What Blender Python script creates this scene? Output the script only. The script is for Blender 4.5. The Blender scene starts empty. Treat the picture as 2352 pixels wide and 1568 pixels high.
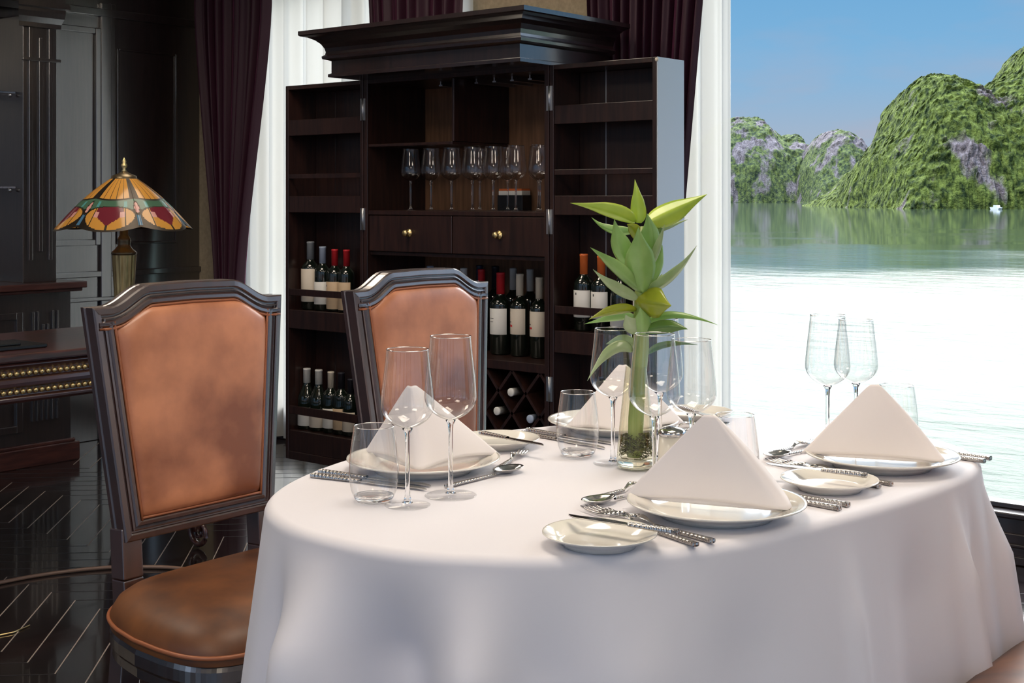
import bpy, math, random
from mathutils import Vector, noise
random.seed(7)
PI = math.pi
sc = bpy.context.scene
COL = sc.collection
CA, SA = 0.775, 0.632          # room axes against the viewing direction
EYE = 1.216
F, HX, HY = 3050.0, 1176.0, 455.0

def cam2(X, Y):                # metres right / ahead of the viewer -> room x, y
    return CA * X - SA * Y, SA * X + CA * Y
def at(px, py, z):             # point of the horizontal plane z seen at a pixel of the photo
    Y = (EYE - z) * F / (py - HY)
    return cam2((px - HX) / F * Y, Y)
def onv(px, v):                # room x where a pixel column meets the plane y = v
    k = (px - HX) / F
    Y = v / (CA + SA * k)
    return (CA * k - SA) * Y
def atd(px, py, Y):            # point at viewing depth Y
    x, y = cam2((px - HX) / F * Y, Y)
    return Vector((x, y, EYE - (py - HY) * Y / F))

# ------------------------------------------------------------------ materials
MATS = {}
def nmat(name):
    m = bpy.data.materials.new(name); m.use_nodes = True
    nt = m.node_tree; nt.nodes.clear()
    out = nt.nodes.new('ShaderNodeOutputMaterial')
    MATS[name] = m
    return m, nt, out
def pbr(name, col, rough=0.5, metal=0.0, coat=0.0, spec=0.5, sheen=0.0, coat_r=0.1, trans=0.0, ior=1.5):
    m, nt, out = nmat(name)
    b = nt.nodes.new('ShaderNodeBsdfPrincipled')
    b.inputs['Base Color'].default_value = (*col, 1)
    b.inputs['Roughness'].default_value = rough
    b.inputs['Metallic'].default_value = metal
    b.inputs['Coat Weight'].default_value = coat
    b.inputs['Coat Roughness'].default_value = coat_r
    b.inputs['Specular IOR Level'].default_value = spec
    b.inputs['Sheen Weight'].default_value = sheen
    b.inputs['Transmission Weight'].default_value = trans
    b.inputs['IOR'].default_value = ior
    nt.links.new(b.outputs[0], out.inputs[0])
    return m, nt, b
def noisecol(nt, b, c1, c2, scale, detail=4, stretch=(1, 1, 1), lo=0.35, hi=0.65, coord='Object', dist=0.0, inp='Base Color'):
    tc = nt.nodes.new('ShaderNodeTexCoord'); mp = nt.nodes.new('ShaderNodeMapping')
    mp.inputs['Scale'].default_value = stretch
    n = nt.nodes.new('ShaderNodeTexNoise'); n.inputs['Scale'].default_value = scale
    n.inputs['Detail'].default_value = detail; n.inputs['Distortion'].default_value = dist
    r = nt.nodes.new('ShaderNodeValToRGB')
    r.color_ramp.elements[0].position = lo; r.color_ramp.elements[0].color = (*c1, 1)
    r.color_ramp.elements[1].position = hi; r.color_ramp.elements[1].color = (*c2, 1)
    nt.links.new(tc.outputs[coord], mp.inputs[0]); nt.links.new(mp.outputs[0], n.inputs['Vector'])
    nt.links.new(n.outputs[0], r.inputs[0])
    if b is not None: nt.links.new(r.outputs[0], b.inputs[inp])
    return n, r, mp
def bump(nt, b, src, strength=0.2, dist=0.002):
    bp = nt.nodes.new('ShaderNodeBump'); bp.inputs['Strength'].default_value = strength
    bp.inputs['Distance'].default_value = dist
    nt.links.new(src, bp.inputs['Height']); nt.links.new(bp.outputs[0], b.inputs['Normal'])
    return bp

m, nt, b = pbr('wood_dark', (.02, .01, .009), .3, coat=1, coat_r=.14)
n, r, mp = noisecol(nt, b, (.008, .0040, .0042), (.020, .0090, .0085), 6, 6, (12, 12, 1))
bump(nt, b, n.outputs[0], .08, .001)
b.inputs['Coat IOR'].default_value = 2.0
m, nt, b = pbr('wood_wall', (.02, .012, .011), .3, coat=1, coat_r=.14, spec=1)
n, r, mp = noisecol(nt, b, (.008, .0045, .0045), (.020, .0115, .0105), 9, 8, (10, 10, .7))
bump(nt, b, n.outputs[0], .05, .0015)
b.inputs['Coat IOR'].default_value = 2.2
m, nt, b = pbr('wood_inner', (.05, .025, .018), .32, coat=.2, coat_r=.2)
noisecol(nt, b, (.014, .0065, .006), (.034, .014, .011), 5, 5, (14, 14, 1))
m, nt, b = pbr('wood_back', (.16, .085, .05), .45)
noisecol(nt, b, (.14, .070, .036), (.23, .115, .060), 5, 5, (14, 14, 1))
m, nt, b = pbr('wood_chair', (.06, .022, .018), .26, coat=1, coat_r=.26, spec=1)
noisecol(nt, b, (.030, .012, .010), (.065, .024, .018), 8, 5, (1, 8, 1))
b.inputs['Coat IOR'].default_value = 1.95
m, nt, b = pbr('wood_desk', (.06, .02, .018), .3, coat=.6, coat_r=.12)
noisecol(nt, b, (.035, .012, .011), (.075, .025, .020), 8, 5, (8, 1, 8))
m, nt, b = pbr('plank', (.012, .008, .008), .12, coat=.5, coat_r=.04)
noisecol(nt, b, (.006, .0045, .0045), (.018, .012, .012), 3, 3)
pbr('joint_glint', (.30, .24, .20), .35)  # window glint on the plank gaps, painted as pale lines in one direction
pbr('joint_dark', (.025, .018, .017), .4)
m, nt, b = pbr('leather_back', (.4, .16, .08), .36, coat=.5, coat_r=.3)
n, r, mp = noisecol(nt, b, (.27, .085, .036), (.66, .26, .125), 7, 5, (1, 1, 1), .34, .66)
bump(nt, b, n.outputs[0], .15, .004)
m, nt, b = pbr('leather_seat', (.3, .1, .03), .5, coat=.12, coat_r=.4)
n, r, mp = noisecol(nt, b, (.07, .022, .006), (.22, .075, .018), 8, 6, (1, 1, 1), .34, .7)
bump(nt, b, n.outputs[0], .2, .004)
pbr('leather_piping', (.33, .11, .045), .4)
pbr('brass', (.90, .68, .32), .32, 1)
pbr('steel', (.62, .60, .58), .14, 1)
pbr('hinge', (.55, .56, .58), .35, 1)
m, nt, b = pbr('steel_pattern', (.50, .47, .45), .25, 1)
tc = nt.nodes.new('ShaderNodeTexCoord'); mp = nt.nodes.new('ShaderNodeMapping'); mp.inputs['Rotation'].default_value = (0, 0, PI / 4)
ck = nt.nodes.new('ShaderNodeTexVoronoi'); ck.inputs['Scale'].default_value = 190; ck.inputs['Randomness'].default_value = 0.0
nt.links.new(tc.outputs['Object'], mp.inputs[0]); nt.links.new(mp.outputs[0], ck.inputs['Vector'])
bump(nt, b, ck.outputs['Distance'], .9, .0022)
pbr('porcelain', (.86, .83, .76), .12, coat=.6, coat_r=.03)
pbr('cream_pot', (.80, .74, .62), .3, coat=.3)
m, nt, b = pbr('napkin', (.86, .80, .785), .85, sheen=.2)
n, r, mp = noisecol(nt, None, (0, 0, 0), (1, 1, 1), 900, 2); bump(nt, b, n.outputs[0], .12, .0004)
# linen: a little light goes through
m, nt, out = nmat('linen')
d = nt.nodes.new('ShaderNodeBsdfPrincipled'); d.inputs["Base Color"].default_value = (.86, .84, .89, 1)
d.inputs['Roughness'].default_value = .75; d.inputs['Sheen Weight'].default_value = .15
t = nt.nodes.new('ShaderNodeBsdfTranslucent'); t.inputs[0].default_value = (.86, .80, .80, 1)
mx = nt.nodes.new('ShaderNodeMixShader'); mx.inputs[0].default_value = .1
nt.links.new(d.outputs[0], mx.inputs[1]); nt.links.new(t.outputs[0], mx.inputs[2]); nt.links.new(mx.outputs[0], out.inputs[0])
n, r, mp = noisecol(nt, None, (0, 0, 0), (1, 1, 1), 3, 3, (1, 1, 1)); bump(nt, d, n.outputs[0], .12, .01)
# velvet
m, nt, b = pbr('velvet', (.036, .0045, .018), .6, sheen=.8)
b.inputs['Sheen Tint'].default_value = (.75, .18, .42, 1); b.inputs['Sheen Roughness'].default_value = .35
# sheer voile
m, nt, out = nmat('voile')
d = nt.nodes.new('ShaderNodeBsdfDiffuse'); d.inputs[0].default_value = (.64, .62, .57, 1)
t = nt.nodes.new('ShaderNodeBsdfTranslucent'); t.inputs[0].default_value = (.64, .62, .57, 1)
p = nt.nodes.new('ShaderNodeBsdfTransparent')
m1 = nt.nodes.new('ShaderNodeMixShader'); m1.inputs[0].default_value = .5
m2 = nt.nodes.new('ShaderNodeMixShader'); m2.inputs[0].default_value = .06
nt.links.new(d.outputs[0], m1.inputs[1]); nt.links.new(t.outputs[0], m1.inputs[2])
nt.links.new(m1.outputs[0], m2.inputs[1]); nt.links.new(p.outputs[0], m2.inputs[2]); nt.links.new(m2.outputs[0], out.inputs[0])
m, nt, b = pbr('wallpaper', (.42, .34, .23), .85)
n, r, mp = noisecol(nt, b, (.38, .31, .21), (.46, .37, .25), 60, 3)
pbr('ceiling_paint', (.75, .72, .68), .9)
pbr('white_paint', (.75, .75, .73), .5)
def thin_glass(name, tint, lo, hi, pw, gloss_r=.02):
    m, nt, out = nmat(name)
    tr = nt.nodes.new('ShaderNodeBsdfTransparent'); tr.inputs[0].default_value = (*tint, 1)
    gl = nt.nodes.new('ShaderNodeBsdfGlossy'); gl.inputs['Roughness'].default_value = gloss_r
    lw = nt.nodes.new('ShaderNodeLayerWeight'); lw.inputs[0].default_value = .5
    po = nt.nodes.new('ShaderNodeMath'); po.operation = 'POWER'; po.inputs[1].default_value = pw
    mr = nt.nodes.new('ShaderNodeMapRange'); mr.inputs['To Min'].default_value = lo; mr.inputs['To Max'].default_value = hi
    mx = nt.nodes.new('ShaderNodeMixShader')
    nt.links.new(lw.outputs['Facing'], po.inputs[0]); nt.links.new(po.outputs[0], mr.inputs[0])
    nt.links.new(mr.outputs[0], mx.inputs[0]); nt.links.new(tr.outputs[0], mx.inputs[1]); nt.links.new(gl.outputs[0], mx.inputs[2])
    nt.links.new(mx.outputs[0], out.inputs[0])
thin_glass('glass_bowl', (.99, .99, .99), .085, .9, 2.6)
thin_glass('glass_foot', (1, 1, 1), .03, .45, 4.0)
thin_glass('glass_pane', (.99, 1.0, .995), .0, .45, 5.0)
thin_glass('glass_vase', (.93, .92, .80), .06, .85, 2.4)
pbr('glass_solid', (1, 1, 1), .0, trans=1.0, ior=1.45)
pbr('bottle_glass', (.006, .010, .007), .06, coat=.5, coat_r=.02, spec=.7)
for nm, c in dict(label_cream=(.75, .66, .55), label_white=(.82, .80, .76), label_tan=(.62, .46, .30), label_gold=(.62, .36, .07),
                  cap_red=(.55, .02, .03), cap_blue=(.42, .50, .66), cap_cream=(.80, .72, .60), cap_orange=(.75, .17, .04), cap_white=(.78, .77, .75),
                  cap_dark=(.02, .02, .03), mark_black=(.03, .03, .03), mark_red=(.7, .02, .02), cap_clear=(.25, .27, .30), cap_navy=(.02, .04, .09)).items():
    pbr(nm, c, .4)
pbr('black_plastic', (.01, .01, .011), .25)
m, nt, b = pbr('moss', (.05, .06, .02), .7)
noisecol(nt, b, (.03, .028, .008), (.16, .17, .05), 150, 3)
m, nt, b = pbr('stalk', (.25, .36, .08), .4)
noisecol(nt, b, (.20, .30, .05), (.42, .50, .18), 30, 3, (1, 1, .2))
def leafmat(name, c1, c2, rim):
    m, nt, out = nmat(name)
    d = nt.nodes.new('ShaderNodeBsdfPrincipled'); d.inputs['Roughness'].default_value = .28; d.inputs['Coat Weight'].default_value = .4
    n, r, mp = noisecol(nt, d, c1, c2, 14, 3, (1, 1, 1), .3, .7)
    t = nt.nodes.new('ShaderNodeBsdfTranslucent'); nt.links.new(r.outputs[0], t.inputs[0])
    mx = nt.nodes.new('ShaderNodeMixShader'); mx.inputs[0].default_value = .34
    nt.links.new(d.outputs[0], mx.inputs[1]); nt.links.new(t.outputs[0], mx.inputs[2]); nt.links.new(mx.outputs[0], out.inputs[0])
leafmat('leaf_green', (.26, .46, .10), (.48, .70, .26), 0)
leafmat('leaf_lime', (.40, .58, .05), (.66, .78, .14), 0)
leafmat('leaf_pale', (.38, .50, .22), (.62, .72, .46), 0)
leafmat('leaf_dark', (.11, .22, .04), (.18, .33, .07), 0)
leafmat('leaf_olive', (.30, .38, .02), (.52, .55, .05), 0)
m, nt, b = pbr('lamp_bronze', (.13, .10, .06), .35, .8)
m, nt, b = pbr('lamp_green_brass', (.42, .33, .15), .38, .7)
noisecol(nt, b, (.26, .20, .09), (.52, .42, .20), 20, 3, (4, 4, .5))
def stained(name, c):
    m, nt, out = nmat(name)
    d = nt.nodes.new('ShaderNodeBsdfPrincipled'); d.inputs['Base Color'].default_value = (*c, 1); d.inputs['Roughness'].default_value = .15
    t = nt.nodes.new('ShaderNodeBsdfTranslucent'); t.inputs[0].default_value = (*c, 1)
    mx = nt.nodes.new('ShaderNodeMixShader'); mx.inputs[0].default_value = .5
    nt.links.new(d.outputs[0], mx.inputs[1]); nt.links.new(t.outputs[0], mx.inputs[2]); nt.links.new(mx.outputs[0], out.inputs[0])
stained('st_amber', (.80, .40, .08)); stained('st_green', (.09, .20, .13)); stained('st_wine', (.22, .03, .05))
stained('st_pink', (.85, .45, .40)); stained('st_teal', (.12, .42, .42)); stained('st_blue', (.10, .25, .42))
pbr('st_lead', (.025, .018, .012), .4, .6)
# glow of the light panels added above the room
m, nt, out = nmat('added_glow')
e = nt.nodes.new('ShaderNodeEmission'); e.inputs[0].default_value = (1, .86, .70, 1); e.inputs[1].default_value = 10.5
nt.links.new(e.outputs[0], out.inputs[0])
# outdoors
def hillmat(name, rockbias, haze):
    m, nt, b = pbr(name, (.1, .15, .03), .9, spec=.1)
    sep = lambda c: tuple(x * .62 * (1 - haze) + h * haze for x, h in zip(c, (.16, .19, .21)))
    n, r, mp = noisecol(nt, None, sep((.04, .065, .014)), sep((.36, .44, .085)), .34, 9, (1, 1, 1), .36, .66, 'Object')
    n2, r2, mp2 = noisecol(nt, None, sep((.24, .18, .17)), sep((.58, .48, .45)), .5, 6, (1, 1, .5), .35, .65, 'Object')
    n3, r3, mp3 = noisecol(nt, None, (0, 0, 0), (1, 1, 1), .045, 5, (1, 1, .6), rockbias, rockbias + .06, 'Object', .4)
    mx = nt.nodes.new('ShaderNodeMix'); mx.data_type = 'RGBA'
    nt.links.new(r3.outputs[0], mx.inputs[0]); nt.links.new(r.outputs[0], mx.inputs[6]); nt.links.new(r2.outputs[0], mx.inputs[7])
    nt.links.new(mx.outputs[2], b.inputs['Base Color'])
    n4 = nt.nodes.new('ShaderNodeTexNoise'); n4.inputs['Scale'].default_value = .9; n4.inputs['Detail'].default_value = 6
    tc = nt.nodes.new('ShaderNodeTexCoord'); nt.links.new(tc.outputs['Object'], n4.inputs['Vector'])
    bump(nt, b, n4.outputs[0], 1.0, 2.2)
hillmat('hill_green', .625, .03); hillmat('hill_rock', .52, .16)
m, nt, b = pbr('sea', (.066, .095, .056), .09, ior=1.33)
tc = nt.nodes.new('ShaderNodeTexCoord')
sx = nt.nodes.new('ShaderNodeVectorMath'); sx.operation = 'DOT_PRODUCT'; sx.inputs[1].default_value = (-SA, CA, 0)
nt.links.new(tc.outputs['Object'], sx.inputs[0])
pn_ = nt.nodes.new('ShaderNodeTexNoise'); pn_.inputs['Scale'].default_value = .03; pn_.inputs['Detail'].default_value = 4
nt.links.new(tc.outputs['Object'], pn_.inputs['Vector'])
def mth(op, a, b_=None, clamp=False):
    n_ = nt.nodes.new('ShaderNodeMath'); n_.operation = op; n_.use_clamp = clamp
    for k, q in enumerate((a, b_)):
        if q is None: continue
        if isinstance(q, (int, float)): n_.inputs[k].default_value = q
        else: nt.links.new(q, n_.inputs[k])
    return n_.outputs[0]
inv = mth('DIVIDE', 1.0, mth('MULTIPLY', mth('MAXIMUM', sx.outputs['Value'], 4.0), mth('ADD', mth('MULTIPLY', pn_.outputs[0], 2.6), -.3)))
stren = mth('ADD', mth('MULTIPLY', inv, 34), -.22, True)
rough_ = mth('ADD', mth('MULTIPLY', mth('ADD', mth('MULTIPLY', inv, 20), -.17, True), .42), .05)
mp = nt.nodes.new('ShaderNodeMapping'); mp.inputs['Rotation'].default_value = (0, 0, .68); mp.inputs['Scale'].default_value = (.5, 1.3, 1)
wn = nt.nodes.new('ShaderNodeTexNoise'); wn.inputs['Scale'].default_value = .6; wn.inputs['Detail'].default_value = 9; wn.inputs['Roughness'].default_value = .6
nt.links.new(tc.outputs['Object'], mp.inputs[0]); nt.links.new(mp.outputs[0], wn.inputs['Vector'])
nt.links.new(rough_, b.inputs['Roughness'])
bp = bump(nt, b, wn.outputs[0], 1, .5); nt.links.new(stren, bp.inputs['Strength'])

# ------------------------------------------------------------------ mesh helpers
class MB:
    def __init__(s): s.v = []; s.f = []; s.m = []; s.mi = 0; s.mats = []; s.sm = []; s.smooth = False
    def mat(s, name):
        if name not in s.mats: s.mats.append(name)
        s.mi = s.mats.index(name); return s
    def face(s, f): s.f.append(f); s.m.append(s.mi); s.sm.append(s.smooth)
    def box(s, x0, x1, y0, y1, z0, z1):
        if x0 > x1: x0, x1 = x1, x0
        if y0 > y1: y0, y1 = y1, y0
        b = len(s.v)
        s.v += [(x, y, z) for x in (x0, x1) for y in (y0, y1) for z in (z0, z1)]
        o = s.smooth; s.smooth = False
        for q in ((0, 1, 3, 2), (4, 6, 7, 5), (0, 4, 5, 1), (2, 3, 7, 6), (0, 2, 6, 4), (1, 5, 7, 3)): s.face([b + i for i in q])
        s.smooth = o; return s
    def bar(s, p, q, w, h, up=(0, 0, 1)):        # rectangular bar from p to q
        p = Vector(p); q = Vector(q); d = (q - p).normalized(); up = Vector(up)
        a = d.cross(up).normalized(); c = a.cross(d)
        b = len(s.v)
        for o in (p, q):
            for i, j in ((-1, -1), (1, -1), (1, 1), (-1, 1)): s.v.append(tuple(o + a * w / 2 * i + c * h / 2 * j))
        for q4 in ((0, 3, 2, 1), (4, 5, 6, 7), (0, 1, 5, 4), (1, 2, 6, 5), (2, 3, 7, 6), (3, 0, 4, 7)): s.face([b + i for i in q4])
        return s
    def lathe(s, prof, n=32, c=(0, 0, 0), a0=0, a1=2 * PI, sq=None):
        s.smooth = True; full = abs(a1 - a0 - 2 * PI) < 1e-6; k = n if full else n + 1
        b = len(s.v)
        for r, z in prof:
            for i in range(k):
                a = a0 + (a1 - a0) * i / n
                s.v.append((c[0] + r * math.cos(a), c[1] + r * math.sin(a), c[2] + z))
        for j in range(len(prof) - 1):
            for i in range(n):
                i2 = (i + 1) % k
                s.face([b + j * k + i, b + j * k + i2, b + (j + 1) * k + i2, b + (j + 1) * k + i])
        return s
    def tube(s, path, rad, n=10, cap=True):
        s.smooth = True; P = [Vector(p) for p in path]
        if not hasattr(rad, '__len__'): rad = [rad] * len(P)
        b = len(s.v); up = Vector((0, 0, 1))
        for i, p in enumerate(P):
            d = (P[min(i + 1, len(P) - 1)] - P[max(i - 1, 0)]).normalized()
            u = up if abs(d.dot(up)) < .95 else Vector((1, 0, 0))
            x = d.cross(u).normalized(); y = x.cross(d)
            for j in range(n):
                a = 2 * PI * j / n; s.v.append(tuple(p + (x * math.cos(a) + y * math.sin(a)) * rad[i]))
        for i in range(len(P) - 1):
            for j in range(n):
                j2 = (j + 1) % n; s.face([b + i * n + j, b + i * n + j2, b + (i + 1) * n + j2, b + (i + 1) * n + j])
        if cap:
            s.face([b + j for j in range(n)][::-1]); s.face([b + (len(P) - 1) * n + j for j in range(n)])
        return s
    def grid(s, fn, nu, nv, cu=False, matfn=None, sm=True):
        s.smooth = sm; b = len(s.v); ku = nu if cu else nu + 1
        for j in range(nv + 1):
            for i in range(ku): s.v.append(tuple(fn(i / nu, j / nv)))
        for j in range(nv):
            for i in range(nu):
                i2 = (i + 1) % ku
                if matfn: s.mat(matfn((i + .5) / nu, (j + .5) / nv))
                s.face([b + j * ku + i, b + j * ku + i2, b + (j + 1) * ku + i2, b + (j + 1) * ku + i])
        return s
    def ball(s, c, r, n=12, sx=1, sy=1, sz=1):
        def fn(a, t):
            th = t * PI; ph = a * 2 * PI
            return (c[0] + r * sx * math.sin(th) * math.cos(ph), c[1] + r * sy * math.sin(th) * math.sin(ph), c[2] - r * sz * math.cos(th))
        return s.grid(fn, n, max(4, n // 2), True)
    def prism(s, poly, y0, y1, axis='y'):        # polygon in (x,z) extruded along y ; axis x: polygon in (y,z)
        b = len(s.v); n = len(poly)
        for y in (y0, y1):
            for a, z in poly: s.v.append((a, y, z) if axis == 'y' else ((y, a, z) if axis == 'x' else (a, z, y)))
        s.face(list(range(b, b + n))); s.face([b + n + i for i in range(n)][::-1])
        for i in range(n): s.face([b + i, b + (i + 1) % n, b + n + (i + 1) % n, b + n + i])
        return s
    def build(s, name, mat=None, parent=None, loc=(0, 0, 0), rot=(0, 0, 0), bevel=0, solid=0, merge=False):
        me = bpy.data.meshes.new(name); me.from_pydata(s.v, [], s.f)
        if mat: s.mats = [mat]; s.m = [0] * len(s.f)
        for k in s.mats: me.materials.append(MATS[k])
        me.polygons.foreach_set('material_index', s.m); me.polygons.foreach_set('use_smooth', s.sm)
        me.update(); me.validate()
        o = bpy.data.objects.new(name, me); COL.objects.link(o)
        o.location = loc; o.rotation_euler = rot
        if parent: o.parent = parent
        if merge:
            w = o.modifiers.new('w', 'WELD'); w.merge_threshold = 1e-5
        if solid:
            q = o.modifiers.new('s', 'SOLIDIFY'); q.thickness = solid; q.offset = 0
        if bevel:
            q = o.modifiers.new('b', 'BEVEL'); q.width = bevel; q.segments = 2; q.limit_method = 'ANGLE'; q.angle_limit = .7
        return o
def tag(o, label, cat, group=None):
    o['label'] = label; o['category'] = cat
    if group: o['group'] = group
    return o
def thing(name, label, cat, loc=(0, 0, 0), rz=0, group=None):
    o = bpy.data.objects.new(name, None); COL.objects.link(o); o.empty_display_size = .05
    o.location = loc; o.rotation_euler = (0, 0, rz)
    return tag(o, label, cat, group)
def struct(o): o['kind'] = 'structure'; return o
def kids(o): return [c for c in COL.objects if c.parent == o]
def dup(root, loc, rz=0, label=None, group=None, scale=None):
    r = root.copy(); COL.objects.link(r); r.location = loc; r.rotation_euler = (0, 0, rz)
    if label: r['label'] = label
    if group: r['group'] = group
    if scale: r.scale = scale
    for ch in kids(root):
        c = ch.copy(); COL.objects.link(c); c.parent = r
        for g in kids(ch):
            d = g.copy(); COL.objects.link(d); d.parent = c
    return r

# ------------------------------------------------------------------ the room
VW = 4.49; UL = -5.84
fl = MB().mat('plank'); fl.box(UL - .1, 5, -5.0, VW + .1, -.06, 0)
Lp, Wp = .54, .092
ex = Vector((math.cos(PI / 4 - .006), math.sin(PI / 4 - .006), 0)); ey = Vector((-ex.y, ex.x, 0))   # plank axes, 45 degrees to the walls
o0 = Vector((*at(20, 1200, 0), 0))
for i in range(-70, 71):
    for j in range(-8, 9):
        q = o0 + ex * (i * Wp + j * (Wp + Lp)) + ey * (-i * Wp + j * (Lp - Wp))
        if not (UL < q.x < -.6 and -.3 < q.y < 4.4): continue
        if q.y > 4.4 or (q + ey * Lp).y > VW or (q + ey * Lp).x < UL: continue
        fl.mat('joint_glint'); fl.bar(q + Vector((0, 0, .0002)), q + ey * Lp + Vector((0, 0, .0002)), .0032, .0012)
        h0 = q + ex * Wp + ey * (Lp - Wp)
        fl.mat('joint_dark'); fl.bar(h0 + Vector((0, 0, .0001)), h0 + ex * Lp + Vector((0, 0, .0001)), .0028, .0010)
struct(fl.build('floor'))
struct(MB().box(UL - .1, 5, -2.6, VW + .1, 2.6, 2.7).build('ceiling', 'ceiling_paint'))
wl = MB().box(UL - .1, UL, -5, VW + .1, 0, 2.6)
def ring(mb, u, v0, v1, z0, z1, w=.03, d=.018):
    for a, b_, c, e in ((v0, v0 + w, z0, z1), (v1 - w, v1, z0, z1), (v0 + w, v1 - w, z0, z0 + w), (v0 + w, v1 - w, z1 - w, z1)):
        mb.box(u, u + d, a, b_, c, e)
ring(wl, UL, 3.1, 3.87, .98, 2.07)
ring(wl, UL, 3.97, 4.34, .98, 1.98, .012, .01)
wl.box(UL, UL + .02, 3.87, 3.93, 0, 2.2).box(UL, UL + .012, 3.93, 3.96, 0, 2.2)
wl.box(UL, UL + .018, -5, VW, .82, .85).box(UL, UL + .03, -5, VW, .70, .72)
wl.box(UL, UL + .022, -5, VW, 2.13, 2.17).box(UL, UL + .045, -5, VW, 2.3, 2.6)
struct(wl.build('wall_left', 'wood_wall', bevel=.004))
wb = MB().box(UL, -5.45, VW, VW + .12, 0, 2.6).box(-3.9, -3.02, VW, VW + .12, 0, 2.6).box(1.9, 5, VW, VW + .12, 0, 2.6)
wb.box(-5.45, -3.9, VW, VW + .12, 2.38, 2.6).box(-3.02, 1.9, VW, VW + .12, 2.38, 2.6)
struct(wb.build('wall_back', 'wallpaper'))
sk = MB()
for a, b_ in ((-5.45, -3.9), (-3.02, 1.9)):
    sk.box(a, b_, VW, VW + .12, 0, .15)
sk.box(UL, 5, VW - .012, VW, 0, .10)
sk.box(UL, 5, VW - .03, VW - .012, .0, .03).box(UL, 5, VW - .022, VW - .012, .055, .068)
struct(sk.build('baseboard_back', 'wood_dark', bevel=.004))
struct(MB().box(-3.02, 1.9, VW - .03, VW + .12, .15, .172).build('trim_1', 'wood_dark', bevel=.006))
struct(MB().box(-5.45, -3.9, VW - .03, VW + .12, .15, .172).build('trim_2', 'wood_dark', bevel=.006))
wf = MB()
for k in range(8): wf.box(UL + .2 + 1.5 * k, UL + .5 + 1.5 * k, -2.6, -2.45, 0, 2.6)
wf.box(UL, 5, -2.6, -2.45, 0, .15)
struct(wf.build('wall_front', 'wood_dark', bevel=.004))
for nm, a, b_, mull in (('window_1', -5.45, -3.9, (-4.68,)), ('window_2', -3.02, 1.9, ())):
    w = MB().box(a, a + .04, VW + .03, VW + .09, .172, 2.38).box(b_ - .04, b_, VW + .03, VW + .09, .172, 2.38)
    w.box(a + .04, b_ - .04, VW + .03, VW + .09, 2.34, 2.38).box(a + .04, b_ - .04, VW + .03, VW + .09, .172, .19)
    for mm in mull: w.box(mm - .02, mm + .02, VW + .03, VW + .09, .19, 2.34)
    fr = struct(w.build(nm, 'wood_dark', bevel=.003))
    MB().box(a + .04, b_ - .04, VW + .058, VW + .062, .19, 2.34).build('pane', 'glass_pane', fr)
for i, (x, y) in enumerate([(-1.3, 1.9), (-1.3, -.4), (-3.6, 1.2), (-3.6, 2.9), (1.0, 1.9), (1.0, -.4)]):  # unseen glowing panels, added to brighten the tabletop
    t = thing('added_light_panel', 'unseen square panel added for light above the %s' % ('dining table', 'floor in front of the table', 'dark desk', 'open wine cabinet', 'window side of the room', 'far side of the room')[i], 'added light', (x, y, 2.6))
    MB().box(-.42, .42, -.42, -.40, -.03, -.001).box(-.42, .42, .40, .42, -.03, -.001).box(-.42, -.40, -.40, .40, -.03, -.001).box(.40, .42, -.40, .40, -.03, -.001).build('added_panel_frame', 'white_paint', t)
    MB().box(-.40, .40, -.40, .40, -.02, -.001).build('added_diffuser', 'added_glow', t)

# ------------------------------------------------------------------ curtains
def curtain(name, label, mat, bounds, v, z1, waves, amp, z0=.02, seed=0, group=None, gather=0):
    # bounds: (u_left, u_right) as a function of t (0 bottom .. 1 top)
    rnd = random.Random(seed); ph = [rnd.uniform(-.5, .5) for _ in range(40)]
    def fn(s, t):
        z = z0 + (z1 - z0) * t
        a, b_ = bounds(t)
        w = waves * s * 2 * PI
        jit = .6 * math.sin(w * .37 + seed) + .4 * math.sin(w * .13 + 2 + seed)
        y = v + amp * (math.sin(w + jit) + .3 * math.sin(2.3 * w + 1 + t * .4))
        x = a + (b_ - a) * s + .25 * amp * math.cos(w * 1.0 + .6)
        return (x, y, z)
    o = MB().grid(fn, int(waves * 16), 24).build(name, mat)
    return tag(o, label, 'curtain', group)
z65 = lambda py, Y: EYE - (py - HY) * Y / F
def b1(t):   # left velvet: narrows downward from 2.38 m
    z = .02 + 2.36 * t
    f = max(0, min(1, (z - .75) / 1.4)); f = f * f * (3 - 2 * f) * .35 + f * .65
    if z < .75: g = (.75 - z) / .75; return (-5.52 - .03 * g, -5.34 + .06 * g)
    return (-5.52 - .20 * f, -5.34 + .22 * f)
curtain('velvet_curtain', 'purple velvet curtain pulled aside at the left of the white sheer curtain', 'velvet', b1, 4.37, 2.38, 8, .035, seed=1)
curtain('sheer_curtain', 'wide white sheer curtain hanging behind the left door of the cabinet', 'voile', lambda t: (-5.42, -3.85), 4.43, 2.38, 11, .026, seed=2)
curtain('velvet_curtain', 'purple velvet curtain behind the cornice at the left of the beige wall', 'velvet', lambda t: (-4.30 - .14 * t, -3.93 + .11 * t), 4.365, 2.38, 8, .026, z0=.05, seed=3)
curtain('velvet_curtain', 'purple velvet curtain above the right cabinet door beside the sea window', 'velvet', lambda t: (-3.06 - .10 * t, -2.80 + .24 * t), 4.33, 2.38, 11, .022, seed=4)
curtain('sheer_curtain', 'narrow white sheer curtain gathered at the edge of the sea window', 'voile', lambda t: (-2.98, -2.525), 4.42, 2.38, 5, .028, seed=5)
tag(MB().tube([(-5.8, 4.40, 2.42), (1.9, 4.40, 2.42)], .014).build('curtain_rail', 'wood_dark'), 'dark curtain rail along the top of the window wall', 'curtain rail')

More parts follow.
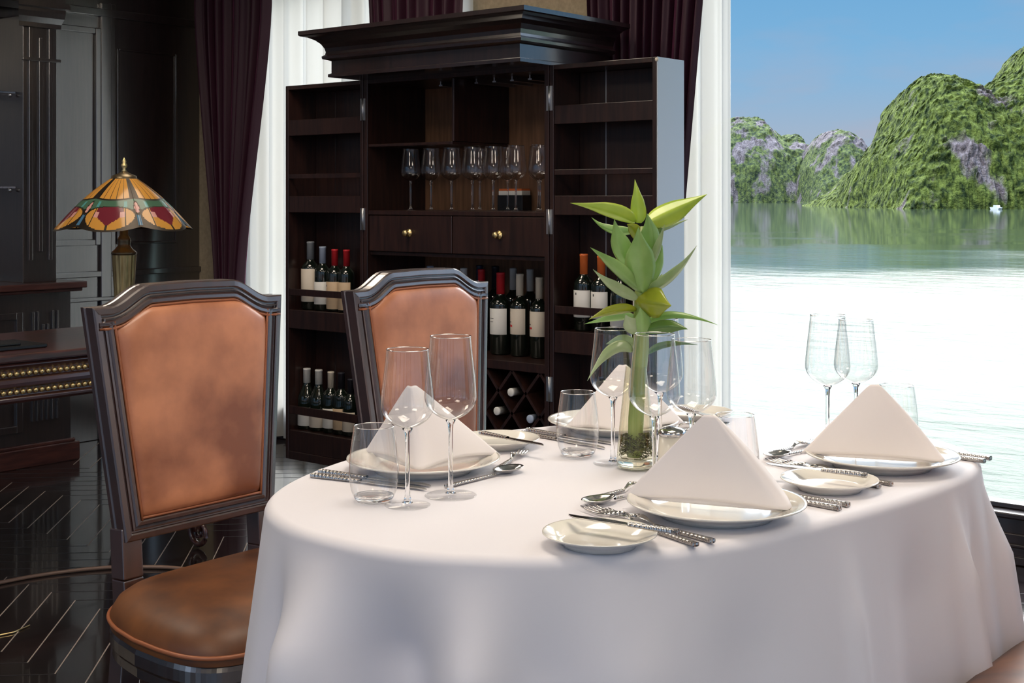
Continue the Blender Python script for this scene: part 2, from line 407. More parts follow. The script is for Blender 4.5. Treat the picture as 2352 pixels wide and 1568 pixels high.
# ------------------------------------------------------------------ wine cabinet
CX0, CX1, CF, CB, CT = -3.918, -2.957, 3.84, 4.20, 1.705
cab = thing('wine_cabinet', 'tall dark wooden wine cabinet with both doors wide open', 'cabinet', (0, 0, 0))
TH = .022
body = MB().box(CX0, CX0 + TH, CF, CB, .0, CT).box(CX1 - TH, CX1, CF, CB, .0, CT).box(CX0 + TH, CX1 - TH, CF, CB, CT - TH, CT)
body.box(CX0 + TH, CX1 - TH, CF + .02, CB - .01, 0, .11)
body.build('carcass', 'wood_inner', cab, bevel=.002)
bp_ = MB().box(CX0 + TH, CX1 - TH, CB - .012, CB, .11, CT - TH)
bp_.build('back_panel', 'wood_back', cab)
MB().box(-3.66, -3.652, CB - .018, CB - .012, 1.44, CT - TH).build('panel_joint', 'wood_dark', cab)
MB().box(-3.215, -3.207, CB - .018, CB - .012, 1.17, CT - TH).build('panel_joint', 'wood_dark', cab)
XD = onv(1040, CF + .01)
for z0, z1, a, b_ in ((1.148, 1.166, CX0 + TH, CX1 - TH), (.572, .606, CX0 + TH, CX1 - TH), (1.425, 1.437, CX0 + TH, XD)):
    MB().box(a, b_, CF + .006, CB - .012, z0, z1).build('shelf', 'wood_inner', cab, bevel=.002)
MB().box(XD - .006, XD + .006, CF + .01, CB - .012, 1.437, CT - TH).build('divider', 'wood_inner', cab, bevel=.002)
MB().box(CX0 + TH, CX1 - TH, CF + .02, CB - .012, .985, .998).build('drawer_rail', 'wood_inner', cab)
xm = (CX0 + CX1) / 2
for a, b_, kx in ((CX0 + TH + .002, xm - .002, onv(932, CF - .01)), (xm + .002, CX1 - TH - .002, onv(1139, CF - .01))):
    d = MB().box(a, b_, CF + .008, CB - .03, 1.0, 1.146).build('drawer', 'wood_inner', cab, bevel=.003)
    kn = MB()
    kn.lathe([(0, 0), (.017, 0), (.016, .003), (.008, .006), (.006, .014), (.008, .017), (.013, .021), (.012, .027), (.006, .031), (0, .031)], 20)
    kn.build('knob', 'brass', d, loc=(kx, CF + .008, 1.077), rot=(PI / 2, 0, 0))
# lattice bottle rack
lat = MB(); zt, zb = .571, .112; hw, hh = .066, .080
for sgn in (1, -1):
    for k in range(-14, 16):
        x0 = -3.140 + 2 * hw * k; x1 = x0 + sgn * hw * (zt - zb) / hh
        pa, pb = Vector((x0, 0, zt)), Vector((x1, 0, zb))
        lo_, hi_ = CX0 + TH, CX1 - TH
        t0, t1 = 0.0, 1.0
        dx = pb.x - pa.x
        for lim, s in ((lo_, 1), (hi_, -1)):
            fa, fb = s * (pa.x - lim), s * (pb.x - lim)
            if fa < 0 and fb < 0: t0 = 2; break
            if fa < 0: t0 = max(t0, fa / (fa - fb))
            elif fb < 0: t1 = min(t1, fa / (fa - fb))
        if t1 - t0 < .02: continue
        A, B = pa.lerp(pb, t0), pa.lerp(pb, t1)
        yy = CF + .16
        lat.bar((A.x, yy, A.z), (B.x, yy, B.z), .30, .011, up=(sgn * hh, 0, hw))
lat.build('bottle_lattice', 'wood_inner', cab)
# hanging rails for stemware
for i in range(6):
    x = onv(1012 + 41 * i, CF + .10)
    MB().box(x - .009, x + .009, CF + .10, CB - .03, 1.664, 1.670).box(x - .003, x + .003, CF + .10, CB - .03, 1.670, CT - TH).build('stemware_rail', 'hinge', cab)
# cornice: moulded profile swept round three sides
prof = [(.0, 1.700), (.010, 1.700), (.010, 1.712), (.0, 1.716), (.0, 1.764), (.010, 1.768), (.026, 1.772), (.028, 1.782), (.018, 1.790), (.016, 1.800),
        (.020, 1.815), (.030, 1.832), (.045, 1.846), (.066, 1.857), (.088, 1.862), (.094, 1.866), (.094, 1.882), (-.05, 1.882)]
FV = CF - .175
x0, x1 = CX0 - .004, CX1 + .004
co = MB()
path = [lambda o: (x0 - o, CB + .02), lambda o: (x0 - o, FV - o), lambda o: (x1 + o, FV - o), lambda o: (x1 + o, CB + .02)]
co.smooth = False
for s in range(3):
    b = len(co.v)
    for o, z in prof:
        co.v.append((*path[s](o), z)); co.v.append((*path[s + 1](o), z))
    for i in range(len(prof) - 1):
        co.face([b + 2 * i, b + 2 * i + 1, b + 2 * i + 3, b + 2 * i + 2])
b = len(co.v)
co.v += [(*path[i](.0), 1.700) for i in range(4)] + [(*path[i](-.05), 1.882) for i in range(4)]
co.face([b, b + 3, b + 2, b + 1]); co.face([b + 4, b + 5, b + 6, b + 7])
co.build('cornice', 'wood_dark', cab)
# doors laid open; each a shallow box of racks
DD = .172
def door(xa, xb, hingeside):
    d = MB().box(xa, xa + .018, CF, CF + DD, .09, CT - .004).box(xb - .018, xb, CF, CF + DD, .09, CT - .004)
    d.box(xa + .018, xb - .018, CF, CF + DD, CT - .022, CT - .004).box(xa + .018, xb - .018, CF + DD - .012, CF + DD, .09, CT - .022)
    xj = xa + .3 * (xb - xa)
    d.box(xa + .018, xb - .018, CF, CF + DD - .012, .09, .125)
    d = d.build('door', 'wood_inner', cab, bevel=.002)
    a, b_ = xa + .018, xb - .018
    MB().box(xj - .002, xj + .002, CF + DD - .0135, CF + DD - .012, .23, CT - .022).build('panel_joint', 'hinge' if hingeside == 'l' else 'wood_dark', d)
    for z0, z1 in ((1.485, 1.553), (1.155, 1.225), (.655, .735), (.125, .215)):
        MB().box(a, b_, CF + .004, CF + .016, z0, z1).box(a, b_, CF + .016, CF + DD - .012, z1 - .014, z1 - .002).build('shelf', 'wood_inner', d, bevel=.0015)
    for z0, z1 in ((1.300, 1.320), (.797, .825), (.285, .320)):
        MB().box(a, b_, CF + .004, CF + .014, z0, z1).build('rail', 'wood_inner', d, bevel=.0015)
    for z in ((1.58, 1.13, .52) if hingeside == 'l' else (1.58, 1.13)):
        hx = xa if hingeside == 'l' else xb
        MB().box(hx - .014, hx + .014, CF - .0022, CF - .0005, z - .045, z + .045).tube([(hx, CF - .004, z - .045), (hx, CF - .004, z + .045)], .004, 8).build('hinge', 'hinge', d)
    return d
door(-4.398, -3.921, 'r')
pbr('painted_sheen', (.58, .62, .66), .35, coat=.5)  # window reflection on the dark door side, put in as a pale base colour
dr = door(-2.954, -2.492, 'l')
MB().box(-2.4918, -2.489, CF + .001, CF + DD, .09, CT - .004).build('outer_side_sheen', 'painted_sheen', dr)['label'] = 'outer side with window reflection painted in pale grey'
o = MB().ball((onv(1510, CF), CF - .004, 1.691), .0075, 12, 1, .6, 1).build('door_stud', 'cap_cream', dr)

# ------------------------------------------------------------------ bottles
def bottle_proto(H, R, cap, lab, lz0, lz1, capz=.735, marks=None, arc=(-2.6, -.3), slope=False):
    """a wine bottle standing at its own origin; parts: glass body, label, capsule"""
    t = bpy.data.objects.new('wine_bottle', None); COL.objects.link(t); t.empty_display_size = .05; t['category'] = 'bottle'
    if slope: pr = [(0, .004), (R * .8, 0), (R, .006), (R, .48 * H), (R * .93, .55 * H), (R * .6, .66 * H), (R * .42, .74 * H), (R * .37, .80 * H), (R * .37, .985 * H), (0, .985 * H)]
    else: pr = [(0, .004), (R * .85, 0), (R, .006), (R, .60 * H), (R * .96, .635 * H), (R * .75, .675 * H), (R * .46, .71 * H), (R * .38, .74 * H), (R * .36, .985 * H), (0, .985 * H)]
    MB().lathe(pr, 24).build('bottle_body', 'bottle_glass', t)
    MB().lathe([(R * .39, capz * H), (R * .405, capz * H), (R * .405, .97 * H), (R * .42, .972 * H), (R * .42, .995 * H), (R * .36, H), (0, H)], 20).build('capsule', cap, t)
    if lab:
        l = MB().lathe([(R * 1.005, lz0 * H), (R * 1.012, lz0 * H + .0005), (R * 1.012, lz1 * H - .0005), (R * 1.005, lz1 * H)], 24, a0=arc[0], a1=arc[1]).build('label', lab, t)
        for (mn, za, zb_, a0, a1) in (marks or ()):
            MB().lathe([(R * 1.018, za * H), (R * 1.018, zb_ * H)], 8, a0=a0, a1=a1).build('print', mn, l)
    return t
def put(px, v, z, label, H=.31, R=.037, cap='cap_red', lab='label_white', lz=(.2, .5), group=None, **k):
    t = bottle_proto(H, R, cap, lab, lz[0], lz[1], **k)
    t.location = (onv(px, v), v, z); t['label'] = label
    if group: t['group'] = group
    return t
PRN = [('mark_black', .41, .425, -2.25, -2.0), ('mark_red', .36, .385, -2.3, -1.8)]
PR2 = [('mark_black', .44, .447, -2.2, -1.6), ('mark_black', .40, .407, -2.1, -1.65)]
G1 = 'wine bottles on the middle shelf of the cabinet'
put(1150, 4.0, .606, 'dark wine bottle with bright red capsule and wide white label, front row beside the chair', .32, .042, 'cap_red', 'label_white', (.25, .565), G1, marks=PR2)
put(1194, 4.0, .606, 'wine bottle with cream capsule and red marked label, middle of the front row', .318, .037, 'cap_cream', 'label_cream', (.27, .58), G1, marks=PRN)
put(1239, 4.0, .606, 'wine bottle with cream capsule and red marked label, next to the cabinet hinge', .308, .037, 'cap_cream', 'label_cream', (.27, .58), G1, marks=PRN)
put(1106, 4.06, .606, 'red capped wine bottle just above right corner of the chair back', .325, .037, 'cap_red', None, group=G1)
put(1102, 4.145, .606, 'wine bottle with navy capsule behind the chair corner', .335, .036, 'cap_navy', None, group=G1)
put(1138, 4.135, .606, 'all dark wine bottle in the back row behind the bright red capsule', .335, .037, 'cap_dark', None, group=G1)
put(1179, 4.135, .606, 'wine bottle with grey white capsule in back row, between red and cream capsules', .33, .036, 'cap_white', None, group=G1)
put(1218, 4.135, .606, 'wine bottle with grey white capsule in back row, left of the hinge side bottle', .328, .036, 'cap_white', None, group=G1)
put(941, 4.12, .606, 'wine bottle of which a blue capsule shows over the left of the chair crest', .325, .036, 'cap_blue', None, group=G1)
put(988, 4.12, .606, 'wine bottle of which a blue capsule shows over the middle of the chair crest', .325, .036, 'cap_blue', None, group=G1)
put(1027, 4.1, .606, 'wine bottle with white capsule just showing over the chair crest', .322, .036, 'cap_white', None, group=G1)
put(1065, 4.08, .606, 'wine bottle with white capsule above the right slope of the chair crest', .325, .036, 'cap_white', None, group=G1)
G2 = 'wine bottles on the middle rack of the left door'
vd = CF + .085
put(713, vd, .733, 'wine bottle with clear grey capsule and cream label, leftmost on middle door rack', .295, .040, 'cap_clear', 'label_cream', (.12, .60), G2)
put(741, vd, .733, 'wine bottle with pale blue capsule on the middle rack of left door', .275, .036, 'cap_blue', 'label_white', (.1, .45), G2)
put(769, vd, .733, 'red capped bottle with tan label, second from the chair on the left door', .265, .036, 'cap_red', 'label_tan', (.04, .48), G2, marks=[('mark_black', .40, .43, -2.2, -1.9)])
put(796, vd, .733, 'red capped bottle with tan label, touching the side of the cabinet', .265, .036, 'cap_red', 'label_tan', (.04, .48), G2)
G3 = 'wine bottles on the bottom rack of the left door'
put(705, vd, .213, 'bottle with white and red capsule and yellow seal, leftmost on bottom door rack', .262, .040, 'cap_white', 'label_white', (.06, .36), G3, slope=True, marks=[('cap_red', .37, .375, -2, -1.2)])
put(732, vd, .213, 'bottle with white capsule and yellow seal on the bottom door rack', .262, .040, 'cap_white', 'label_cream', (.06, .36), G3, slope=True)
put(760, vd, .213, 'bottle with cream capsule on the bottom rack of the left door', .26, .035, 'cap_cream', 'label_white', (.08, .40), G3)
put(784, vd, .213, 'bottle with black capsule and tan label on the bottom door rack', .262, .036, 'cap_dark', 'label_tan', (.08, .42), G3)
put(806, vd, .213, 'bottle half hidden by the chair on the bottom door rack', .24, .036, 'cap_dark', 'label_cream', (.08, .42), G3)
G4 = 'orange capped bottles on the right door'
PO = [('mark_black', .47, .50, -1.9, -1.75)]
put(1341, vd, .733, 'orange capped wine bottle with white label, leftmost on the right door', .280, .037, 'cap_orange', 'label_white', (.18, .53), G4, marks=PO)
put(1381, vd, .733, 'orange capped wine bottle with white label, second on the right door', .275, .037, 'cap_orange', 'label_white', (.18, .53), G4, marks=PO)
put(1426, vd, .733, 'orange capped bottle with sloping shoulders behind the plant leaves', .270, .038, 'cap_orange', 'label_white', (.10, .30), G4, slope=True)
put(1478, vd, .733, 'orange capped bottle hidden behind the plant stem on the right door', .265, .037, 'cap_orange', 'label_white', (.18, .5), G4)
put(1508, vd + .03, .733, 'orange capped bottle at the outer edge of the right door', .265, .036, 'cap_orange', 'label_white', (.18, .5), G4)
# bottles lying in the lattice
def lying(px, py, cap, label, lab2):
    v = CF + .03; u = onv(px, v); Y = SA * -u + CA * v
    t = bottle_proto(.30, .037, cap, None, 0, 0)
    t.rotation_euler = (PI / 2, 0, 0); t.location = (u, CF + .315, EYE - (py - HY) * Y / F)
    tag(t, label, 'bottle', 'bottles lying in the lattice rack')
    return t
lying(1178, 900, 'cap_white', 'bottle lying in the upper lattice cell with red and white cap', 0)
lying(1146, 943, 'cap_white', 'bottle lying in the lower left lattice cell with white cap', 0)
lying(1222, 961, 'cap_blue', 'bottle lying in the lower right lattice cell with blue white cap', 0)

# ------------------------------------------------------------------ glassware
def wineglass(H, R, rr, foot, stemtop, cup):
    t = bpy.data.objects.new('wine_glass', None); COL.objects.link(t); t.empty_display_size = .05; t['category'] = 'wine glass'
    MB().lathe([(0, .0006), (foot * .98, .0006), (foot, .0014), (foot * .97, .0022), (foot * .4, .0036), (.008, .0055)], 40).build('foot', 'glass_foot', t)
    MB().lathe([(0, .0045), (.0085, .0050), (.006, .008), (.0042, .016), (.0036, .04), (.0034, stemtop - .02), (.0045, stemtop - .006), (.008, stemtop + .001), (0, stemtop + .003)], 32).build('stem', 'glass_solid', t)
    pr = []
    zb = stemtop + .0015
    for k in range(0, 11):       # rounded base of the bowl
        a = k / 10
        pr.append((.0042 + (R - .0042) * math.sin(a * PI / 2) ** 1.05, zb + (cup - zb) * a ** 1.5))
    for k in range(1, 13):
        a = k / 12; s = a * a * (3 - 2 * a)
        pr.append((R + (rr - R) * (.45 * s + .55 * a ** 1.15), cup + (H - cup) * a))
    MB().lathe(pr, 48).build('bowl', 'glass_bowl', t)
    MB().tube([(rr * math.cos(i * PI / 20), rr * math.sin(i * PI / 20), H) for i in range(41)], .0006, 6, False).build('rim', 'glass_solid', t)
    return t
big = wineglass(.250, .0410, .0320, .041, .118, .156)
small = wineglass(.237, .0405, .0320, .035, .116, .152)
def gpos(px, rimy, H, z=.75):
    Y = (EYE - z - H) * F / (rimy - HY)
    return (*cam2((px - HX) / F * Y, Y), z)
TG = 'stemmed glasses on the dining table'
big.location = gpos(1035, 772, .25); big['label'] = 'tall wine glass before the left napkin, taller of the left pair'; big['group'] = TG
small.location = gpos(936, 802, .237); small['label'] = 'wine glass beside the stemless tumbler at the left end of table'; small['group'] = TG
dup(big, gpos(1503, 767, .25), 0, 'tall wine glass standing right in front of the plant vase', TG)
dup(small, gpos(1588, 780, .237), 0, 'wine glass to the right of vase behind the front napkin tip', TG)
dup(small, gpos(1408, 755, .237), 0, 'wine glass to the left of the plant vase', TG)
dup(big, gpos(1516, 733, .25), 0, 'tall wine glass behind the plant vase, mostly hidden', TG)
dup(big, gpos(1901, 723, .25), 0, 'tall wine glass before the bright water, left of the right pair', TG)
dup(small, gpos(1966, 734, .237), 0, 'wine glass before the bright water, right of the right pair', TG)
def tumbler():
    t = bpy.data.objects.new('stemless_tumbler', None); COL.objects.link(t); t.empty_display_size = .05; t['category'] = 'tumbler'
    MB().lathe([(0, .0006), (.022, .0006), (.027, .002), (.031, .008), (.030, .011), (.02, .010), (0, .0095)], 32).build('base', 'glass_solid', t)
    MB().lathe([(.0312, .0085), (.035, .018), (.0378, .032), (.0387, .046), (.038, .062), (.036, .082), (.0335, .100), (.031, .116)], 40).build('wall', 'glass_bowl', t)
    MB().tube([(.031 * math.cos(i * PI / 20), .031 * math.sin(i * PI / 20), .116) for i in range(41)], .0006, 6, False).build('rim', 'glass_solid', t)
    return t
tm = tumbler(); TT = 'stemless tumblers on the dining table'
tm.location = gpos(859, 978, .116); tm['label'] = 'stemless tumbler at the left end of the table beside a wine glass'; tm['group'] = TT
dup(tm, gpos(1327, 900, .116), 0, 'stemless tumbler to the left of the plant vase', TT)
dup(tm, gpos(1688, 952, .116), 0, 'stemless tumbler behind the front napkin on the window side', TT)
dup(tm, gpos(2060, 884, .116), 0, 'stemless tumbler behind the right napkin', TT)
CG = 'wine glasses on the cabinet shelf'
pos7 = ['leftmost of the row on the cabinet shelf', 'second from the left on the cabinet shelf', 'third from the left on the cabinet shelf', 'fourth from the left on the cabinet shelf', 'fifth from left on the cabinet shelf, taller looking', 'in front of the small box on cabinet shelf', 'closest to the cabinet hinge on the shelf']
for px, tx in zip((943, 990, 1037, 1085, 1133, 1185, 1240), pos7):
    dup(big, (onv(px, 3.93), 3.93, 1.166), 0, 'empty wine glass ' + tx, CG)
for px, tx in zip((1102, 1166, 1236), ('behind the gap of fourth and fifth glass', 'behind the fifth and sixth glass', 'behind the glass nearest the hinge')):
    dup(big, (onv(px, 4.06), 4.06, 1.166), 0, 'empty wine glass in second row ' + tx, CG)
# small box and stack behind the glasses
ub = onv(1178, 4.14)
bx = thing('gift_box', 'small dark box with white lid and orange top behind the cabinet glasses', 'box', (ub, 4.15, 1.166))
MB().box(-.065, .065, -.03, .03, 0, .062).build('base', 'black_plastic', bx, bevel=.002)
MB().box(-.060, .060, -.028, .028, .062, .08).build('lid', 'label_white', bx, bevel=.002)
MB().box(-.058, .058, -.027, .027, .08, .088).build('top_band', 'cap_orange', bx)

# ------------------------------------------------------------------ table and cloth
rimpx = [(602, 1158), (663, 1209), (735, 1233), (823, 1250), (942, 1270), (1120, 1281), (1300, 1281), (1500, 1268), (1700, 1243), (1881, 1196), (2062, 1145), (2200, 1097), (2258, 1076), (2269, 1054), (2240, 1030), (2130, 1000), (1960, 973), (1800, 957), (1700, 954),
         (1280, 975), (800, 1048), (700, 1085), (640, 1112), (610, 1135)]
TC = (-1.295, 1.905); TA, TB = .46, .66
pol = sorted((math.atan2((y - TC[1]) / TB, (x - TC[0]) / TA) % (2 * PI), math.hypot((x - TC[0]) / TA, (y - TC[1]) / TB)) for x, y in (at(a, b, .75) for a, b in rimpx))
NR = 480
def rho0(a):
    for i in range(len(pol)):
        a0, r0 = pol[i]; a1, r1 = pol[(i + 1) % len(pol)]
        if i == len(pol) - 1: a1 += 2 * PI
        aa = a if a >= pol[0][0] else a + 2 * PI
        if a0 <= aa <= a1: return r0 + (r1 - r0) * (aa - a0) / max(1e-9, a1 - a0)
    return 1
rs = [rho0(2 * PI * i / NR) for i in range(NR)]
for _ in range(60): rs = [(rs[i - 1] + rs[i] * 2 + rs[(i + 1) % NR]) / 4 for i in range(NR)]
W_ = 9
for _ in range(2): rs = [sum(rs[(i + k) % NR] for k in range(-W_, W_ + 1)) / (2 * W_ + 1) for i in range(NR)]
rim = [Vector((TC[0] + TA * rs[i] * math.cos(2 * PI * i / NR), TC[1] + TB * rs[i] * math.sin(2 * PI * i / NR), 0)) for i in range(NR)]
nor = []
for i in range(NR):
    d = rim[(i + 1) % NR] - rim[i - 1]; nor.append(Vector((d.y, -d.x, 0)).normalized())
arc = [0.0]
for i in range(1, NR): arc.append(arc[-1] + (rim[i] - rim[i - 1]).length)
TOT = arc[-1] + (rim[0] - rim[-1]).length
def near(px, py):
    x, y = at(px, py, .75); return arc[min(range(NR), key=lambda i: (rim[i].x - x) ** 2 + (rim[i].y - y) ** 2)]
folds = [(near(603, 1150), .022, -.004), (near(640, 1205), .024, -.014), (near(740, 1236), .046, .036), (near(910, 1265), .065, -.038), (near(1075, 1280), .045, .028), (near(1240, 1283), .06, -.012),
         (near(1420, 1275), .06, .012), (near(1700, 1243), .05, -.006), (near(1930, 1185), .02, .008), (near(2080, 1140), .05, -.012), (near(2180, 1105), .016, .014), (near(2225, 1090), .018, -.008), (near(2262, 1066), .014, .018), (near(2262, 1045), .02, -.012)]
for i in range(9):
    folds.append((near(1800, 957) + (near(700, 1085) - near(1800, 957)) * (i + .5) / 9, .03, .022 * (-1) ** i))
def fold(s):
    f = 0
    for c, w, a in folds:
        d = (s - c + TOT / 2) % TOT - TOT / 2
        f += a * math.exp(-(d / w) ** 2 / 1.4)
    return f
fv = [1.7 * fold(a) for a in arc]
rows = []
for k in range(1, 13): rows.append((-.03 - .42 * (1 - k / 12) ** 1.0, 0, 0))       # inner top rings as insets (handled below)
cl = MB().mat('linen'); cl.smooth = True
RR = .017
sec = []                                                                    # (kind, a, b)
for t_ in (.0, .25, .5, .7, .85, .93): sec.append(('s', t_))
for k in range(0, 7): sec.append(('r', k / 6 * PI / 2))
ZB = .03
for k in range(1, 33): sec.append(('d', k / 32))
for kind, p_ in sec:
    for i in range(NR):
        R0 = rim[i] - nor[i] * RR
        if kind == 's':
            q = Vector((TC[0], TC[1], 0)).lerp(R0, max(p_, .004)); q.z = .75
        elif kind == 'r':
            q = R0 + nor[i] * RR * math.sin(p_); q.z = .75 - RR + RR * math.cos(p_)
        else:
            dr_ = p_ * (.75 - RR - ZB); g = min(1, dr_ / .5)
            off = .17 * dr_ * (1 - .25 * g) + fv[i] * (min(1, dr_ / .13) ** 1.3) * (1 + .35 * g) + .004 * math.sin(arc[i] * 22 + 5 * dr_) * g
            q = rim[i] + nor[i] * off; q.z = .75 - RR - dr_
        cl.v.append(tuple(q))
for j in range(len(sec) - 1):
    for i in range(NR):
        i2 = (i + 1) % NR; cl.face([j * NR + i, j * NR + i2, (j + 1) * NR + i2, (j + 1) * NR + i])
cl.face([i for i in range(NR)][::-1])
tag(cl.build('tablecloth'), 'long white linen tablecloth draped over the oval dining table', 'tablecloth')
tb = thing('dining_table', 'oval dining table hidden under the long white tablecloth', 'table', (TC[0], TC[1], 0))
tt = MB(); b = 0
for z in (.722, .7445):
    for i in range(0, NR, 6): q = rim[i] - nor[i] * .022; tt.v.append((q.x - TC[0], q.y - TC[1], z))
n6 = NR // 6
tt.face(list(range(n6))[::-1]); tt.face([n6 + i for i in range(n6)])
for i in range(n6): tt.face([i, (i + 1) % n6, n6 + (i + 1) % n6, n6 + i])
tt.build('tabletop', 'wood_chair', tb)
for sx_ in (-1, 1):
    for sy_ in (-1, 1):
        MB().lathe([(0, 0), (.02, 0), (.024, .03), (.02, .1), (.03, .5), (.036, .6), (.028, .64), (.036, .722)], 16, (sx_ * .27, sy_ * .42, 0)).build('leg', 'wood_chair', tb)

# ------------------------------------------------------------------ plates
def plate(D, name, lip):
    R = D / 2
    pr = [(0, .004), (R * .56, .004), (R * .60, .0035), (R * .60, 0), (R * .64, 0), (R * .66, .004), (R * .80, .012), (R * .97, .0195), (R * 1.0, .0215), (R * .995, .0235), (R * .97, .0228)]
    for k in range(lip): pr += [(R * (.965 - .015 * k), .0226 - .0007 * k), (R * (.960 - .015 * k), .0218 - .0007 * k)]
    pr += [(R * .78, .0155), (R * .72, .0120), (R * .66, .0085), (R * .60, .0075), (0, .0070)]
    return MB().lathe(pr, 72).build(name, 'porcelain')
PC = {'A': (-1.556, 1.668), 'B': (-1.527, 2.194), 'C': (-1.002, 1.704), 'D': (-.962, 2.198)}
SP = {'A': (-1.593, 1.914), 'B': (-1.472, 2.42), 'C': (-1.037, 1.458), 'D': (-.95, 1.969)}
where = {'A': 'at the left setting before the nearer brown chair', 'B': 'at the far setting behind the plant vase', 'C': 'at the front setting nearest the viewer', 'D': 'at the right setting beside the sea window'}
dp = plate(.263, 'dinner_plate', 5); sp = plate(.155, 'side_plate', 0)
for i, s in enumerate('ABCD'):
    a = dp if i == 0 else dp.copy(); c = sp if i == 0 else sp.copy()
    if i == 0: c.scale = (1, 1, .78)
    if i: COL.objects.link(a); COL.objects.link(c)
    a.location = (*PC[s], .7505); c.location = (*SP[s], .7505)
    tag(a, 'white dinner plate under a folded napkin ' + where[s], 'plate', 'dinner plates'); tag(c, 'small white bread plate ' + where[s], 'plate', 'bread plates')

# ------------------------------------------------------------------ napkins
def napkin(L, M, R, T, tz, label, zb=.7655, lift=.006):
    L, M, R = (Vector((*q, zb)) for q in (L, M, R)); T = Vector((*T, tz))
    c = (L + M + R) / 3
    t = thing('napkin', label, 'napkin', (c.x, c.y, .7505 + .012), 0, 'folded white napkins on the plates')
    org = Vector((c.x, c.y, .7625))
    def base(a):
        # L -> M -> R with a rounded corner at M
        k = .07
        a_ = a * 1.0; w = .5 * (L - M).length / ((L - M).length + (R - M).length) * 2
        w = (L - M).length / ((L - M).length + (R - M).length)
        if a_ < w - k: return L.lerp(M, a_ / w)
        if a_ > w + k: return M.lerp(R, (a_ - w) / (1 - w))
        p0 = L.lerp(M, (w - k) / w); p1 = M.lerp(R, k / (1 - w)); u = (a_ - w + k) / (2 * k)
        return p0 * (1 - u) ** 2 + M * 2 * u * (1 - u) + p1 * u * u
    def layer(inset, lf, zadd, ttop):
        def fn(a, h):
            p = base(a); p = p + (c - p) * inset
            w = (L - M).length / ((L - M).length + (R - M).length)
            e = abs(math.sin(PI * (a / w if a < w else (a - w) / (1 - w))))
            p = p + Vector((0, 0, zadd + lf * e))
            out = (p - c); out.z = 0
            q = p.lerp(T + (p - c) * .055, h * ttop)
            q = q + out.normalized() * .006 * math.sin(PI * h) * e
            if h > .93: q.z -= (h - .93) * .02
            return q - org
        return MB().grid(fn, 48, 24)
    layer(0, lift, .001, 1.0).build('outer_layer', 'napkin', t, solid=.0028)
    layer(.12, 0, -.001, .955).build('inner_layer', 'napkin', t, solid=.0028)
    return t
d2 = lambda px, py, z=.772: at(px, py, z)
napkin(d2(1430, 1132), d2(1822, 1166), (-.965, 1.835), (-1.013, 1.706), .897, 'pyramid folded white napkin on the front plate nearest the viewer')
napkin(d2(1837, 1035), d2(2178, 1056), (-.935, 2.315), (-.973, 2.196), .892, 'pyramid folded napkin in shade on the right plate by the window')
napkin(d2(838, 1032), d2(962, 1074), d2(1150, 1038), cam2(-.170, 2.25), .899, 'white folded napkin behind the left pair of glasses', lift=.010)
napkin(d2(1300, 975), d2(1445, 990), d2(1572, 965), cam2(.218, 2.62), .888, 'white folded napkin seen through the glasses behind the vase')

# ------------------------------------------------------------------ cutlery
def handle(l, x0=0, w0=.0115, w1=.0075, th=.0065):
    m_ = MB()
    def fn(a, h):
        ang = a * 2 * PI; w = w0 + (w1 - w0) * h; c, s = math.cos(ang), math.sin(ang)
        pw = lambda q: math.copysign(abs(q) ** .55, q)
        return (x0 + l * h, w / 2 * pw(c), .0035 + th / 2 * (1 - .35 * h) * pw(s))
    m_.grid(fn, 16, 10, True); m_.smooth = False
    m_.face([0 + i for i in range(16)]); return m_
def fork(L=.20):
    t = bpy.data.objects.new('fork', None); COL.objects.link(t); t['category'] = 'fork'; t.empty_display_size = .03
    hl = .10 * L / .20; handle(hl).build('handle', 'steel_pattern', t)
    k = L / .20
    h = MB()
    def fn(a, q):
        x = hl + q * (L * .72 - hl); w = .0065 + (.024 * k - .0065) * max(0, (q - .35) / .65) ** .8 if q > .35 else .0065 - .002 * math.sin(q / .35 * PI)
        z = .004 + .007 * math.sin(q * PI * .75) - .002 * (1 - (2 * a - 1) ** 2)
        return (x, (a - .5) * w, z)
    h.grid(fn, 8, 14)
    for i in range(4):
        y0 = (i - 1.5) * .0066 * k
        pts = [(L * .72 - .003 + (L * .28 + .003) * j / 6, y0 * (1 - .04 * j / 6), .0088 - .006 * math.sin(j / 6 * PI * .8) + .002 * j / 6) for j in range(7)]
        h.tube(pts, [.0016, .0016, .0015, .0014, .0013, .0011, .0005], 8)
    h.build('tines', 'steel', t, solid=.0014)
    return t
def knife(L=.22):
    t = bpy.data.objects.new('knife', None); COL.objects.link(t); t['category'] = 'knife'; t.empty_display_size = .03
    hl = .095 * L / .22; handle(hl, w0=.013, w1=.009, th=.008).build('handle', 'steel_pattern', t)
    n = 14; up = []; dn = []
    for j in range(n + 1):
        a = j / n; x = hl + a * (L - hl)
        up.append((x, .0045 + .003 * math.sin(min(1, a * 1.6) * PI / 2) - (.010 * max(0, (a - .8) / .2) ** 2)))
        dn.append((x, -.0045 - .004 * math.sin(min(1, a * 1.3) * PI) * 1.0 + .001 * a))
    MB().prism([(x, y) for x, y in up] + [(x, y) for x, y in dn[::-1]], .0026, .0040, 'z').build('blade', 'steel', t, bevel=.0004)
    return t
